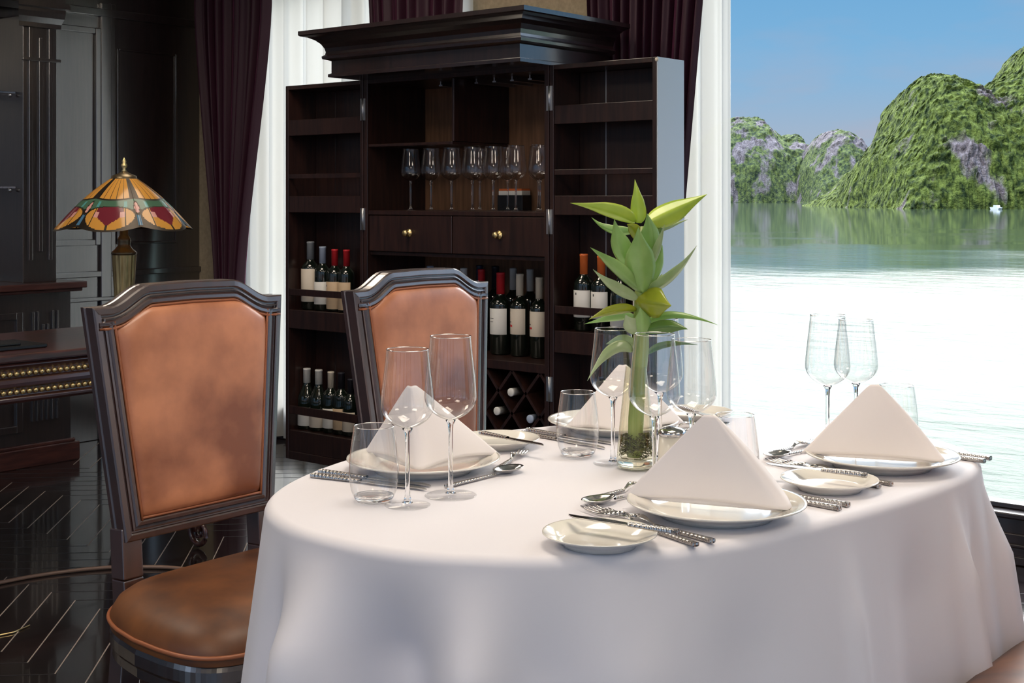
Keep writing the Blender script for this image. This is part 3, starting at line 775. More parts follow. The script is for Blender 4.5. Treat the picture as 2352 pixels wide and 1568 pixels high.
def spoon(L=.18):
    t = bpy.data.objects.new('spoon', None); COL.objects.link(t); t['category'] = 'spoon'; t.empty_display_size = .03
    hl = .115 * L / .18; handle(hl, w0=.0115, w1=.005, th=.005).build('handle', 'steel_pattern', t)
    bl = L - hl
    def fn(a, q):
        ph = a * 2 * PI; r = q
        x = hl + bl / 2 + bl / 2 * r * math.cos(ph) * (1.0); y = .0185 * r * math.sin(ph) * (1 + .15 * math.cos(ph))
        return (x, y, .0015 + .0085 * r * r)
    MB().grid(fn, 28, 10, True).build('bowl', 'steel', t, solid=.0012, merge=True)
    return t
fk, fk2, kf, bk, spn, dfk = fork(.25), fork(.215), knife(.225), knife(.17), spoon(.185), fork(.17)
used = set()
def lay(proto, end, tip, z, label, group, tilt=0):
    ang = math.atan2(tip[1] - end[1], tip[0] - end[0])
    if proto.name not in used:
        used.add(proto.name); o = proto; o.location = (*end, z); o.rotation_euler = (0, 0, ang)
    else: o = dup(proto, (*end, z), ang)
    o.rotation_euler = (0, tilt, ang); o['label'] = label; o['group'] = group
    return o
def setting(s, du, dv, flip):
    # measured at the front setting, moved to the others
    c0 = PC['C']; c = PC[s]
    def g(u, v):
        if flip: return (c[0] - (u - c0[0]), c[1] - (v - c0[1]))
        return (c[0] + u - c0[0], c[1] + v - c0[1])
    w = where[s]
    lay(fk, g(-.930, 1.529), g(-1.175, 1.612), .7505, 'dinner fork beside the bread plate ' + w, 'table forks')
    lay(fk2, g(-.922, 1.559), g(-1.12, 1.60), .7505, 'shorter fork next to the dinner plate ' + w, 'table forks') if not flip else None
    if s in 'CD':
        lay(bk, g(-.935, 1.492), g(-1.096, 1.477), .7735, 'butter knife lying across the bread plate ' + w, 'butter knives')
        lay(kf, g(-.872, 1.842), g(-1.08, 1.86), .7505, 'table knife nearer the plate ' + w, 'table knives')
        lay(kf, g(-.872, 1.872), g(-1.08, 1.885), .7505, 'table knife farther from the plate ' + w, 'table knives')
        lay(spn, g(-1.150, 1.80), g(-1.180, 1.615), .7505, 'dessert spoon pointing left ' + w, 'dessert spoons')
        lay(dfk, g(-1.195, 1.655), g(-1.19, 1.82), .7505, 'dessert fork with its handle behind the spoon ' + w, 'dessert forks')
setting('C', 0, 0, False); setting('D', 0, 0, False)
e, t_ = at(717, 1088, .756), at(962, 1117, .756)
lay(kf, e, t_, .7505, 'table knife nearer the tumbler at the left setting', 'table knives')
lay(kf, at(735, 1079, .756), at(950, 1106, .756), .7505, 'table knife nearer the plate at the left setting', 'table knives')
lay(spn, at(1026, 1113, .756), at(1213, 1068, .756), .7505, 'dessert spoon with a shiny bowl left of centre on the open cloth', 'dessert spoons')
lay(dfk, (-1.45, 1.735), at(1200, 1031, .76), .7505, 'dessert fork with tines showing beside the left napkin', 'dessert forks')
lay(bk, at(1105, 997, .774), at(1222, 1020, .774), .7735, 'butter knife lying across the bread plate at the left setting', 'butter knives')
lay(kf, at(1198, 990, .756), at(1400, 1027, .756), .7505, 'table knife nearer the tumbler at the far setting', 'table knives')
lay(kf, at(1212, 984, .756), at(1400, 1014, .756), .7505, 'table knife nearer the plate at the far setting', 'table knives')
lay(spn, at(1500, 992, .756), at(1600, 982, .756), .7505, 'dessert spoon behind the cream salt pot', 'dessert spoons')
lay(dfk, at(1470, 985, .756), at(1585, 975, .756), .7505, 'dessert fork at the far setting beside the napkin', 'dessert forks')
lay(bk, at(1560, 938, .774), at(1622, 956, .774), .7735, 'butter knife lying across the bread plate at the far setting', 'butter knives')

# ------------------------------------------------------------------ salt pot
sx0, sy0 = cam2((1544 - HX) / F * 2.2, 2.2)
sp_ = thing('salt_pot', 'small cream pot with a silver lid between vase and front napkin', 'salt shaker', (sx0, sy0, .7505))
MB().lathe([(0, 0), (.023, 0), (.0245, .004), (.0235, .04), (.0215, .074), (0, .074)], 32).build('body', 'cream_pot', sp_)
MB().lathe([(.0222, .073), (.0235, .075), (.0235, .079), (.02, .083), (.01, .0865), (0, .087)], 32).build('lid', 'steel', sp_)

# ------------------------------------------------------------------ vase and plant
VD = 2.29
vx, vy = cam2((1461 - HX) / F * VD, VD)
vs = thing('glass_vase', 'conical glass vase with a thick green stalk standing in it', 'vase', (vx, vy, .7505))
MB().lathe([(0, .001), (.030, .001), (.0335, .006), (.034, .014), (.0315, .045), (.0265, .095), (.0215, .14), (.0185, .168), (.018, .176)], 40).build('glass_body', 'glass_vase', vs)
MB().lathe([(0, .0035), (.0295, .0035), (.0325, .008), (.0325, .013), (.028, .016), (0, .014)], 32).build('glass_foot', 'glass_solid', vs)
pl = thing('lucky_bamboo', 'green leafy dracaena cutting with a rosette of pointed leaves in the vase', 'plant', (vx, vy, .767))
PO = Vector((vx, vy, .767))
stp = [atd(1457, 1058, VD), atd(1461, 960, VD), atd(1466, 880, VD), atd(1472, 800, VD), atd(1473, 730, VD), atd(1474, 660, VD), atd(1474, 580, VD), atd(1472, 520, VD)]
stp = [p - PO for p in stp]; stp[0].z = .003
MB().tube(stp, [.0125, .0135, .0125, .0140, .0135, .012, .009, .005], 18).build('stalk', 'stalk', pl)
# roots
rt = MB()
rnd = random.Random(3)
for i in range(150):
    a = rnd.uniform(0, 2 * PI); r0 = rnd.uniform(.006, .014); p = Vector((r0 * math.cos(a), r0 * math.sin(a), rnd.uniform(.012, .045))); pts = [p]
    for k in range(7):
        a += rnd.uniform(-1.1, 1.1); q = pts[-1] + Vector((math.cos(a), math.sin(a), rnd.uniform(-.7, .35))) * .007
        lim = .0295 - q.z * .09
        rr_ = math.hypot(q.x, q.y)
        if rr_ > lim: q.x *= lim / rr_; q.y *= lim / rr_
        q.z = min(.055, max(.0015, q.z)); pts.append(q)
    rt.tube(pts, .0007, 4, False)
o = rt.build('roots', 'moss', pl); o['kind'] = 'stuff'
def leaf(pts, w, mat, dy=(0, 0, 0), face=0.0, cup=.25, grow=.5):
    """blade along image points placed in the plane of the plant, dy = depth offsets, face = twist of the blade"""
    P = [atd(px, py, VD + d) - PO for (px, py), d in zip(pts, dy)]
    w = w * VD / F
    n = 16; view = Vector((-SA, CA, 0))
    def cur(t):
        if len(P) == 3: return P[0] * (1 - t) ** 2 + P[1] * 2 * t * (1 - t) + P[2] * t * t
    def fn(a, t):
        p = cur(t); d = (cur(min(1, t + .02)) - cur(max(0, t - .02))).normalized()
        side = d.cross(view).normalized(); nrm = side.cross(d)
        s2 = side * math.cos(face) + nrm * math.sin(face); n2 = nrm * math.cos(face) - side * math.sin(face)
        prof_ = (math.sin(PI * min(1, t ** grow * 1.0)) ** .8) * (1 - .5 * max(0, (t - .6) / .4)) if t < 1 else 0
        prof_ = max(prof_, .28 * (1 - t) if t < .4 else 0)
        x = (a - .5)
        return p + s2 * x * w * prof_ + n2 * (cup * w * (abs(x) ** 1.15) * 2 * prof_)
    return MB().grid(fn, 8, 22).build('leaf', mat, pl, solid=.0007)
def c3(b, m_, t):   # make the middle point lie on the blade
    return [b, (2 * m_[0] - (b[0] + t[0]) / 2, 2 * m_[1] - (b[1] + t[1]) / 2), t]
LV = [
 ((1458, 512), (1400, 487), (1310, 466), 36, 'leaf_lime', (0, -.03, -.05), .5, .62),
 ((1468, 512), (1466, 468), (1458, 412), 32, 'leaf_lime', (0, .0, .01), 0, .62),
 ((1488, 510), (1548, 482), (1624, 446), 48, 'leaf_lime', (0, .02, .03), .25, .75),
 ((1452, 532), (1400, 528), (1359, 499), 22, 'leaf_green', (.01, .03, .04), .5, .55),
 ((1500, 528), (1535, 518), (1580, 504), 14, 'leaf_pale', (.02, .05, .06), .5, .55),
 ((1450, 614), (1424, 565), (1411, 503), 42, 'leaf_green', (-.01, -.03, -.04), .3, .7),
 ((1472, 560), (1458, 530), (1440, 515), 26, 'leaf_olive', (.0, -.01, -.02), .2, .7),
 ((1477, 672), (1472, 600), (1466, 522), 62, 'leaf_green', (-.02, -.05, -.06), 0, .72),
 ((1500, 595), (1497, 540), (1486, 490), 42, 'leaf_green', (-.01, -.02, -.02), -.2, .7),
 ((1505, 585), (1515, 540), (1524, 494), 26, 'leaf_dark', (.0, .01, .02), -.4, .7),
 ((1495, 612), (1512, 568), (1526, 515), 18, 'leaf_pale', (-.01, -.02, -.03), -.3, .7),
 ((1490, 650), (1512, 610), (1521, 562), 30, 'leaf_green', (.01, .02, .02), -.3, .75),
 ((1478, 676), (1416, 618), (1356, 568), 30, 'leaf_green', (-.01, -.05, -.07), .45, .68),
 ((1466, 690), (1412, 662), (1362, 618), 27, 'leaf_pale', (-.01, -.04, -.06), .5, .62),
 ((1482, 672), (1545, 635), (1600, 564), 26, 'leaf_pale', (0, -.03, -.04), -.45, .6),
 ((1482, 690), (1508, 660), (1521, 628), 36, 'leaf_pale', (0, .02, .03), -.3, .7),
 ((1458, 690), (1500, 696), (1542, 702), 62, 'leaf_olive', (-.01, -.045, -.055), 0, .8),
 ((1462, 712), (1405, 716), (1353, 733), 24, 'leaf_olive', (-.01, -.04, -.06), .4, .62),
 ((1460, 728), (1405, 733), (1342, 744), 20, 'leaf_green', (.0, .02, .03), .5, .6),
 ((1486, 742), (1550, 722), (1648, 746), 16, 'leaf_green', (0, -.02, -.03), .3, .6),
 ((1472, 764), (1530, 750), (1580, 756), 28, 'leaf_dark', (-.01, -.04, -.05), .1, .8),
 ((1472, 768), (1450, 748), (1437, 722), 34, 'leaf_pale', (-.01, -.03, -.03), .2, .75),
 ((1474, 770), (1476, 738), (1470, 706), 36, 'leaf_green', (-.02, -.03, -.03), 0, .75),
 ((1458, 790), (1425, 785), (1392, 790), 26, 'leaf_pale', (0, .02, .03), .3, .7),
 ((1452, 808), (1405, 806), (1349, 874), 26, 'leaf_pale', (-.0, -.02, -.03), .2, .6),
 ((1488, 812), (1530, 790), (1602, 792), 14, 'leaf_dark', (.0, .03, .04), .3, .7)]
for b0, m0, t0, w0, mt, dy, fc, gr in LV: leaf(c3(b0, m0, t0), w0 * 1.12, mt, dy, fc, .36, gr)

# ------------------------------------------------------------------ chairs
def backrest_outline(n_side=34):
    pts = []
    def zt(w):
        a = abs(w)
        if a > .205: return 1.0
        if a < .105: return 1.040 + .002 * (1 - a / .105)
        u = (.205 - a) / .10; return 1.0 + .040 * u * u * (3 - 2 * u)
    for i in range(10): pts.append((-.190 + .38 * i / 10, .535))
    for i in range(14): pts.append((.190 + .052 * i / 14, .535 + .465 * i / 14))
    for i in range(44):
        w = .242 - .484 * i / 44; pts.append((w, zt(w)))
    for i in range(14): pts.append((-.242 + .052 * i / 14, 1.0 - .465 * i / 14))
    return pts
def inset(pts, d):
    n = len(pts); out = []
    for i in range(n):
        a, b_, c = Vector(pts[i - 1]), Vector(pts[i]), Vector(pts[(i + 1) % n])
        e1 = (b_ - a).normalized(); e2 = (c - b_).normalized()
        n1 = Vector((-e1.y, e1.x)); n2 = Vector((-e2.y, e2.x)); m_ = (n1 + n2)
        m_ = m_ / max(.3, m_.length); k = 1 / max(.4, m_.dot(n1))
        q = b_ + m_ * d * k; out.append((q.x, q.y))
    return out
def make_chair(label):
    t = thing('dining_chair', label, 'chair', (0, 0, 0), 0, 'upholstered dining chairs round the table')
    O = backrest_outline(); N = len(O)
    xf = lambda z: -.225 - .038 * (z - .53) / .5
    def ringmesh(prof_, close=False):
        m_ = MB(); m_.smooth = False
        for ins, out in prof_:
            for (w, z) in inset(O, ins): m_.v.append((xf(z) + out, w, z))
        for j in range(len(prof_) - 1):
            for i in range(N): m_.face([j * N + i, j * N + (i + 1) % N, (j + 1) * N + (i + 1) % N, (j + 1) * N + i])
        return m_
    fr = ringmesh([(.05, -.048), (.004, -.048), (0, -.044), (0, -.034), (.003, -.032), (.003, -.028), (0, -.026), (0, -.003), (.003, 0), (.013, .002), (.0155, 0), (.0165, -.004), (.019, -.004), (.020, 0), (.0225, .001), (.0235, -.003),
                   (.026, -.002), (.030, .003), (.036, .004), (.040, 0), (.041, -.012), (.05, -.014), (.05, -.048)])
    fr.build('back_frame', 'wood_chair', t, bevel=.0008)
    # leather panel
    def cush(a, t):
        q = 2 * a - 1
        w = q * .2; ww = abs(w)
        for _ in range(3):
            zt_ = 1.0 if abs(w) > .205 else (1.040 + .002 * (1 - abs(w) / .105) if abs(w) < .105 else 1.0 + .04 * ((.205 - abs(w)) / .10) ** 2 * (3 - 2 * (.205 - abs(w)) / .10))
            z = .5755 + (zt_ - .0405 - .5755) * t
            w = q * (.190 + .052 * (z - .535) / .465 - .0405)
        p = (1 - abs(q) ** 9) * (1 - abs(2 * t - 1) ** 12)
        return (xf(z) - .009 + .022 * p ** .45, w, z)
    m_ = MB(); m_.grid(cush, 60, 60)
    pn = m_.build('back_cushion', 'leather_back', t)
    rg = inset(O, .0425)
    MB().tube([(xf(z) + .001, w, z) for w, z in rg + rg[:1]], .0028, 8, False).build('piping', 'leather_piping', pn)
    MB().prism([(w, z) for w, z in inset(O, .045)], -.28, -.27, 'x').build('back_lining', 'leather_back', t)
    # posts between back and seat, and rear legs as one piece each
    for s in (-1, 1):
        p = [(-.255, s * .172, .56), (-.248, s * .172, .46), (-.245, s * .170, .40), (-.262, s * .175, .2), (-.30, s * .185, .0)]
        m_ = MB()
        for a, b_ in zip(p[:-1], p[1:]): m_.bar(a, b_, .046, .044, up=(1, 0, 0))
        m_.build('rear_leg', 'wood_chair', t, bevel=.003)
    # seat
    def hw(x):  # half width along the depth of the seat
        a = (x + .245) / .455
        return .245 + .075 * math.sin(min(1, a * 1.6) * PI / 2) 
    def sect(a, grow=0.0):
        # superellipse like outline with soft corners
        ph = a * 2 * PI; c, s = math.cos(ph), math.sin(ph); e = .42
        x = -.0175 + (.2275 + grow) * math.copysign(abs(c) ** e, c)
        y = (hw(x) + grow) * math.copysign(abs(s) ** e, s)
        return x, y
    m_ = MB(); m_.smooth = True; NS = 96
    lev = [(0, .405, 0), (.002, .420, 0)] + [(-1 * q, z, 0) for q, z in ((.004, .434), (.014, .450), (.035, .464), (.07, .476), (.12, .484), (.17, .487), (.22, .488))]
    for g, z, _ in lev:
        for i in range(NS):
            x, y = sect(i / NS, g if g > -.2 else -.2); 
            if g < -.2: x = x * .1; y = y * .1
            m_.v.append((x, y, z))
    for j in range(len(lev) - 1):
        for i in range(NS): m_.face([j * NS + i, j * NS + (i + 1) % NS, (j + 1) * NS + (i + 1) % NS, (j + 1) * NS + i])
    m_.face([(len(lev) - 1) * NS + i for i in range(NS)])
    se = m_.build('seat', 'leather_seat', t)
    MB().tube([(*sect(i / NS, .002), .421) for i in range(NS + 1)], .0042, 8, False).build('piping', 'leather_piping', se)
    m_ = MB(); m_.smooth = False
    for g, z in ((-.004, .404), (.0, .395), (.0, .375), (-.005, .368), (-.005, .352), (-.012, .345), (-.03, .345)):
        for i in range(NS): m_.v.append((*sect(i / NS, g), z))
    for j in range(6):
        for i in range(NS): m_.face([j * NS + i, j * NS + (i + 1) % NS, (j + 1) * NS + (i + 1) % NS, (j + 1) * NS + i])
    m_.face([i for i in range(NS)]); m_.face([6 * NS + i for i in range(NS)][::-1])
    m_.build('seat_rail', 'wood_dark', t)
    for s in (-1, 1):
        MB().lathe([(0, 0), (.014, 0), (.019, .012), (.013, .03), (.016, .06), (.022, .22), (.026, .262), (.030, .285), (.033, .292), (.030, .300), (.021, .306), (.019, .318), (.024, .326), (.022, .332), (.028, .345), (0, .345)], 20, (.165, s * .245, 0)).build('front_leg', 'wood_chair', t)
        MB().lathe([(0, .12), (.018, .12), (.022, .25), (.026, .262), (.030, .285), (.033, .292), (.030, .300), (.021, .306), (.019, .318), (.024, .326), (.022, .332), (.028, .345), (0, .345)], 20, (-.185, s * .235, -.12)).build('side_leg', 'wood_chair', t) if False else None
    return t
ch = make_chair('brown leather dining chair nearest the viewer, its seat showing left of the tablecloth')
ch.location = (-2.02, 1.74, 0)
dup(ch, (-1.965, 2.392, 0), 0, 'brown leather dining chair farther back, in front of the wine cabinet')
dup(ch, (-.575, 2.16, 0), PI, 'dining chair at lower right corner, only its brown seat showing')

# ------------------------------------------------------------------ desk with studded apron
DU = -3.74; DV0, DV1 = .6, 2.98; DB = -4.36
dk = thing('writing_desk', 'dark wooden desk with two rows of brass studs, behind the nearer chair', 'desk', (0, 0, 0))
MB().box(DB, DU + .02, DV0, DV1, .715, .74).build('desk_top', 'wood_desk', dk, bevel=.006)
pr = [(DB + .02, .715), (DU + .005, .715), (DU + .012, .705), (DU + .004, .694), (DU + .0, .690), (DU, .668), (DU + .012, .664), (DU + .016, .652), (DU + .012, .640), (DU, .636), (DU, .612), (DU + .012, .606), (DU + .012, .598), (DU + .006, .590), (DB + .02, .590)]
m_ = MB(); m_.smooth = False
b = 0
for y in (DV0 + .02, DV1 - .02):
    for x, z in pr: m_.v.append((x, y, z))
n = len(pr); m_.face(list(range(n))); m_.face([n + i for i in range(n)][::-1])
for i in range(n): m_.face([i, (i + 1) % n, n + (i + 1) % n, n + i])
m_.build('apron', 'wood_desk', dk, bevel=.002)
for z in (.679, .624):
    y = 1.93; st = MB().ball((0, 0, 0), .0092, 12).build('brass_stud', 'brass', dk); st.location = (DU + .001, y, z)
    while y < 2.58:
        y += .0215; c = st.copy(); COL.objects.link(c); c.parent = dk; c.location = (DU + .001, y, z)
    m_ = MB()
    while y < DV1 - .05: y += .0215; m_.ball((DU + .001, y, z), .0082, 10)
    o = m_.build('brass_studs', 'brass', dk); o['kind'] = 'stuff'
for vv in (DV0 + .1, DV1 - .09):
    for uu in (DU - .06, DB + .1):
        m_ = MB()
        sgn = 1
        # curved reeded leg ending in a scroll
        cyl = [(uu, vv, .59), (uu - .01, vv, .4), (uu - .005, vv + .0, .2), (uu + .03, vv, .10), (uu + .035, vv, .06)]
        m_.tube(cyl, [.045, .04, .034, .03, .026], 16)
        lg = m_.build('leg', 'wood_desk', dk)
        s_ = MB()
        pts = []; rad = []
        for k in range(40):
            a = k / 39 * 3.6 * PI; r = .046 * (1 - k / 39) + .008
            pts.append((uu + .04 + r * math.cos(a + PI * .6), vv, .056 + r * math.sin(a + PI * .6))); rad.append(.011 - .005 * k / 39)
        s_.tube(pts, rad, 10)
        for dy in (-.018, 0, .018): s_.tube([(uu + .02, vv + dy, .30), (uu + .05, vv + dy, .15), (uu + .062, vv + dy, .10)], .006, 8)
        s_.build('scroll_foot', 'wood_desk', lg)
# black folder on the desk
m_ = thing('document_tray', 'flat black tray lying on the dark desk at the left edge', 'tray', (-3.93, 2.15, .7405), .0)
MB().box(-.10, .10, -.24, .20, 0, .012).build('base', 'black_plastic', m_, bevel=.003)
MB().box(-.08, .08, -.20, .12, .012, .02).build('lid', 'black_plastic', m_, bevel=.003)

# ------------------------------------------------------------------ stained glass lamp
lx, ly = -3.93, 2.70
LY = SA * -lx + CA * ly
lx, ly = cam2((285 - HX) / F * LY, LY)
lamp = thing('table_lamp', 'stained glass table lamp with amber shade on the dark desk', 'lamp', (lx, ly, .7405))
zz = lambda py: EYE - (py - HY) * LY / F - .7405
MB().lathe([(0, 0), (.085, 0), (.088, .008), (.07, .02), (.035, .03), (.028, .045), (0, .045)], 32).build('base', 'lamp_bronze', lamp)
m_ = MB(); m_.smooth = False
def colf(a, t):
    ang = a * 2 * PI; r = (.026 + .014 * t) * (1 + .035 * math.cos(ang * 14)); return (r * math.cos(ang), r * math.sin(ang), .04 + (zz(585) - .04) * t)
m_.grid(colf, 84, 8, True); m_.build('fluted_column', 'lamp_green_brass', lamp)
z5 = zz(585)
MB().lathe([(0, z5 - .002), (.041, z5), (.044, z5 + .006), (.040, z5 + .012), (.030, z5 + .02), (.021, z5 + .032), (.0215, z5 + .045), (.023, z5 + .052), (.018, z5 + .062), (.0135, z5 + .068), (.0135, zz(525)), (.006, zz(520)), (.006, zz(398)), (0, zz(398))], 28).build('neck', 'lamp_bronze', lamp)
zt_, zb2 = zz(408), zz(522)
RT, RB = .040, .222
def shp(a, t):
    ang = a * 2 * PI + PI / 6 + .18
    seg = (a * 6) % 1
    facet = 1 - .02 * math.sin(PI * seg)
    tt_ = t * (1 + .05 * abs(math.sin(PI * seg)) - .03 * (1 - abs(math.sin(PI * seg * 1.0)) )) 
    r = (RT + (RB - RT) * tt_ ** 1.0) / facet * (.97 + .03 * math.sin(PI * seg) ** .5)
    z = zt_ + (zb2 - zt_) * (tt_ - .10 * math.sin(PI * tt_) * .8)
    return (r * math.cos(ang), r * math.sin(ang), z)
def shm(a, t):
    s = (a * 6) % 1; c = abs(s - .5) * 2
    wb = .82 - .0 * t
    if t < .025 or t > .975: return 'st_lead'
    if t < .52:
        if c > .80: return 'st_lead'
        q = (s - .1) / .8 * 5; 
        if abs(q - round(q)) < .07: return 'st_lead'
        if t > .49: return 'st_lead'
        return 'st_amber'
    # pink drops between the panels
    if ((1 - c) / .085) ** 2 + ((t - .68) / .10) ** 2 < 1: return 'st_pink'
    if ((1 - c) / .13) ** 2 + ((t - .68) / .13) ** 2 < 1: return 'st_lead'
    if (1 - c) < .12 and t > .84: return 'st_blue' if (1 - c) < .08 else 'st_lead'
    e = (c / .86) ** 2 + ((t - .80) / .175) ** 2
    if e < 1:
        w = (c / .48) + abs(t - .76) / .15
        if .38 < c < .52 and abs(t - .76) < .045: return 'st_pink'
        if w < 1 or (t < .76 and c < .5): return 'st_wine'
        if abs(c - .55) < .02 or c < .03: return 'st_lead'
        return 'st_amber'
    if e < 1.18: return 'st_lead'
    if .50 < c < .62 and .54 < t < .64: return 'st_teal'
    if t < .70: return 'st_green'
    return 'st_blue' if c > .9 else 'st_lead'
m_ = MB(); m_.grid(shp, 360, 70, True, shm); m_.build('shade', None, lamp)
MB().lathe([(RT + .004, zt_ - .004), (RT + .002, zt_ + .006), (.018, zt_ + .016), (.010, zt_ + .022), (0, zt_ + .022)], 28).build('shade_cap', 'lamp_bronze', lamp)
z6 = zt_ + .02
MB().lathe([(0, z6), (.007, z6), (.009, z6 + .004), (.005, z6 + .010), (.010, z6 + .018), (.0105, z6 + .024), (.006, z6 + .031), (.0075, z6 + .036), (.004, z6 + .044), (0, z6 + .05)], 18).build('finial', 'brass', lamp)

# ------------------------------------------------------------------ built-in bookcase on the left wall
bc = thing('bookcase', 'dark wooden display case with a fluted pilaster at the left edge', 'bookcase', (0, 0, 0))
uF = -5.55; vP0, vP1 = 3.28, 3.45
up = MB().box(UL + .047, uF - .0, vP0 + .0, vP1, .83, 2.05)
up.build('pilaster', 'wood_wall', bc, bevel=.002)
m_ = MB()
for i, (w0, z0, z1) in enumerate(((.035, .93, 2.0), (.085, .97, 1.955), (.135, .93, 2.0))):
    m_.box(uF, uF + .010, vP0 + w0 - .010, vP0 + w0 + .010, z0, z1)
m_.box(uF, uF + .016, vP0 - .01, vP1 + .015, 1.845, 1.86)
m_.build('fluting', 'wood_wall', bc, bevel=.003)
cap_ = MB(); prc = [(0, 2.0), (.02, 2.0), (.022, 2.02), (.035, 2.045), (.04, 2.07), (.04, 2.085), (.06, 2.09), (.06, 2.115), (0, 2.115)]
for s in range(1):
    b = len(cap_.v)
    for y, e in ((vP0 - .02, -1), (vP1, 1)):
        for o, z in prc: cap_.v.append((uF + o, y + e * o * .6, z))
    n = len(prc)
    for i in range(n - 1): cap_.face([b + i, b + i + 1, b + n + i + 1, b + n + i])
    cap_.face([b + i for i in range(n)]); cap_.face([b + n + i for i in range(n)][::-1])
cap_.build('capital', 'wood_wall', bc)
m_ = MB().box(UL + .047, uF - .02, 1.6, vP1 + .06, 2.115, 2.28)
for i in range(14): m_.box(uF - .02, uF + .02, 3.37 - .125 * i, 3.46 - .125 * i, 2.16, 2.25)
m_.build('dentil_frieze', 'wood_wall', bc, bevel=.002)
m_ = MB().box(UL + .047, uF + .10, 1.6, vP1 + .10, .80, .83).box(UL + .047, uF + .085, 1.6, vP1 + .085, .785, .80)
m_.build('counter', 'wood_desk', bc, bevel=.004)
m_ = MB().box(UL + .047, uF + .04, 1.6, vP1 + .05, .10, .785)
for w0, z1 in ((.035, .70), (.085, .64), (.135, .70)): m_.box(uF + .04, uF + .05, vP0 + w0 - .017, vP0 + w0 - .007, .2, z1).box(uF + .04, uF + .05, vP0 + w0 + .007, vP0 + w0 + .017, .2, z1)
ring(m_, uF + .04, 2.5, vP0 - .03, .16, .70, .03, .012)
m_.build('lower_case', 'wood_wall', bc, bevel=.002)
MB().box(UL + .047, uF + .07, 1.6, vP1 + .08, 0, .085).box(UL + .047, uF + .055, 1.6, vP1 + .065, .085, .10).build('plinth', 'wood_desk', bc, bevel=.004)
MB().box(UL + .046, UL + .06, 1.6, vP0 - .001, .83, 2.115).box(UL + .06, uF - .03, 1.6, 1.64, .83, 2.115).build('back_panel', 'wood_wall', bc)
m_ = MB()
for z in (1.265, 1.70): m_.box(UL + .062, uF - .06, 1.65, vP0 - .002, z - .004, z + .004)
for i, z in enumerate((1.265, 1.70)):
    g = MB().box(UL + .062, uF - .06, 1.65, vP0 - .002, z - .004, z + .004).build('glass_shelf', 'glass_solid', bc)
    MB().ball((uF - .075, vP0 - .02, z - .012), .010, 10).build('shelf_pin', 'hinge', g)

# ------------------------------------------------------------------ cable on the floor
cp = [at(-120, 1366, .006), at(0, 1338, .006), at(110, 1318, .006), at(235, 1304, .006), at(330, 1302, .006), at(420, 1306, .006), at(600, 1330, .006)]
P4 = [Vector((*p, .0065)) for p in cp]; pts = []
for i in range(len(P4) - 1):
    p0, p1, p2, p3 = P4[max(0, i - 1)], P4[i], P4[i + 1], P4[min(len(P4) - 1, i + 2)]
    for k in range(10):
        t_ = k / 10
        pts.append(.5 * ((2 * p1) + (p2 - p0) * t_ + (2 * p0 - 5 * p1 + 4 * p2 - p3) * t_ ** 2 + (3 * p1 - p0 - 3 * p2 + p3) * t_ ** 3))
pbr('cable_brown', (.20, .12, .085), .35)
tag(MB().tube(pts, .0062, 10).build('floor_cable', 'cable_brown'), 'brown cable curving across the dark floor behind the near chair', 'cable')
cp = [at(-20, 1462, .003), at(30, 1452, .003), at(68, 1436, .003), at(40, 1448, .003)]
tag(MB().tube([(*p, .003) for p in cp[:3]], .0022, 8).build('cord', 'brass'), 'thin yellow cord end on the floor at the left edge', 'cord')

# ------------------------------------------------------------------ sea and islands
ZS = -3.0
sea = MB(); sea.grid(lambda a, t: (-3500 + 9000 * a, 4.75 + 6000 * t ** 3, ZS), 40, 40)
struct(sea.build('sea_water', 'sea'))
def island(name, label, sil, D0, depth, mat, amp, fr, nu=420, nv=130, seed=0, wig=6, front=.5):
    """sil: list of (px, py) of the ridge as seen; the body is a full hill with a front and a back slope"""
    Dr = D0 + depth * front
    xs = [(p[0] - HX) / F * Dr for p in sil]; hs = [(HY - p[1]) / F * Dr + EYE - ZS for p in sil]
    def H(x):
        if x <= xs[0]: return hs[0]
        for i in range(len(xs) - 1):
            if x <= xs[i + 1]:
                u = (x - xs[i]) / (xs[i + 1] - xs[i]); u = u * u * (3 - 2 * u) * .45 + u * .55
                return hs[i] + (hs[i + 1] - hs[i]) * u
        return hs[-1]
    off = Vector((seed * 13.7, seed * 5.1, 0))
    def fn(a, t):
        X = xs[0] + (xs[-1] - xs[0]) * a
        edge = min(1, a / .03) * min(1, (1 - a) / .03)
        tt_ = (t - front) / front if t < front else (t - front) / (1 - front)
        shape = max(0, 1 - abs(tt_) ** 2.3) ** .62
        Y = D0 + depth * t + wig * noise.noise(Vector((X * .02, t * 2, seed))) * (1 - abs(tt_))
        h = H(X) * shape * (edge ** .5)
        p = Vector((X, Y, h))
        n1 = noise.fractal((p + off) * fr * .25, 1.0, 2.0, 3) * amp * 1.2 * shape
        n2 = abs(noise.fractal((p + off * 2) * fr, .9, 2.1, 4)) * amp
        wv = (1 - t) if False else 1
        X += n1 * .6; Y += -(n1 + n2 * 1.3); h = h + (n2 * .5 - .3 * amp) * min(1, shape * 3) * (0 if abs(tt_) > .999 else 1)
        x, y = cam2(X, Y); return (x, y, ZS - .3 + max(0, h))
    o = MB().grid(fn, nu, nv).build(name, mat)
    return tag(o, label, 'island', None)
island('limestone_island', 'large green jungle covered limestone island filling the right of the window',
       [(1975, 470), (1995, 400), (2010, 350), (2040, 305), (2070, 245), (2095, 195), (2120, 172), (2150, 167), (2185, 180), (2215, 205), (2240, 214), (2270, 190), (2310, 165), (2335, 125), (2360, 102), (2420, 70), (2520, 60), (2640, 110), (2760, 250), (2820, 440)], 515, 130, 'hill_green', 3.2, .21, 700, 190, 1)
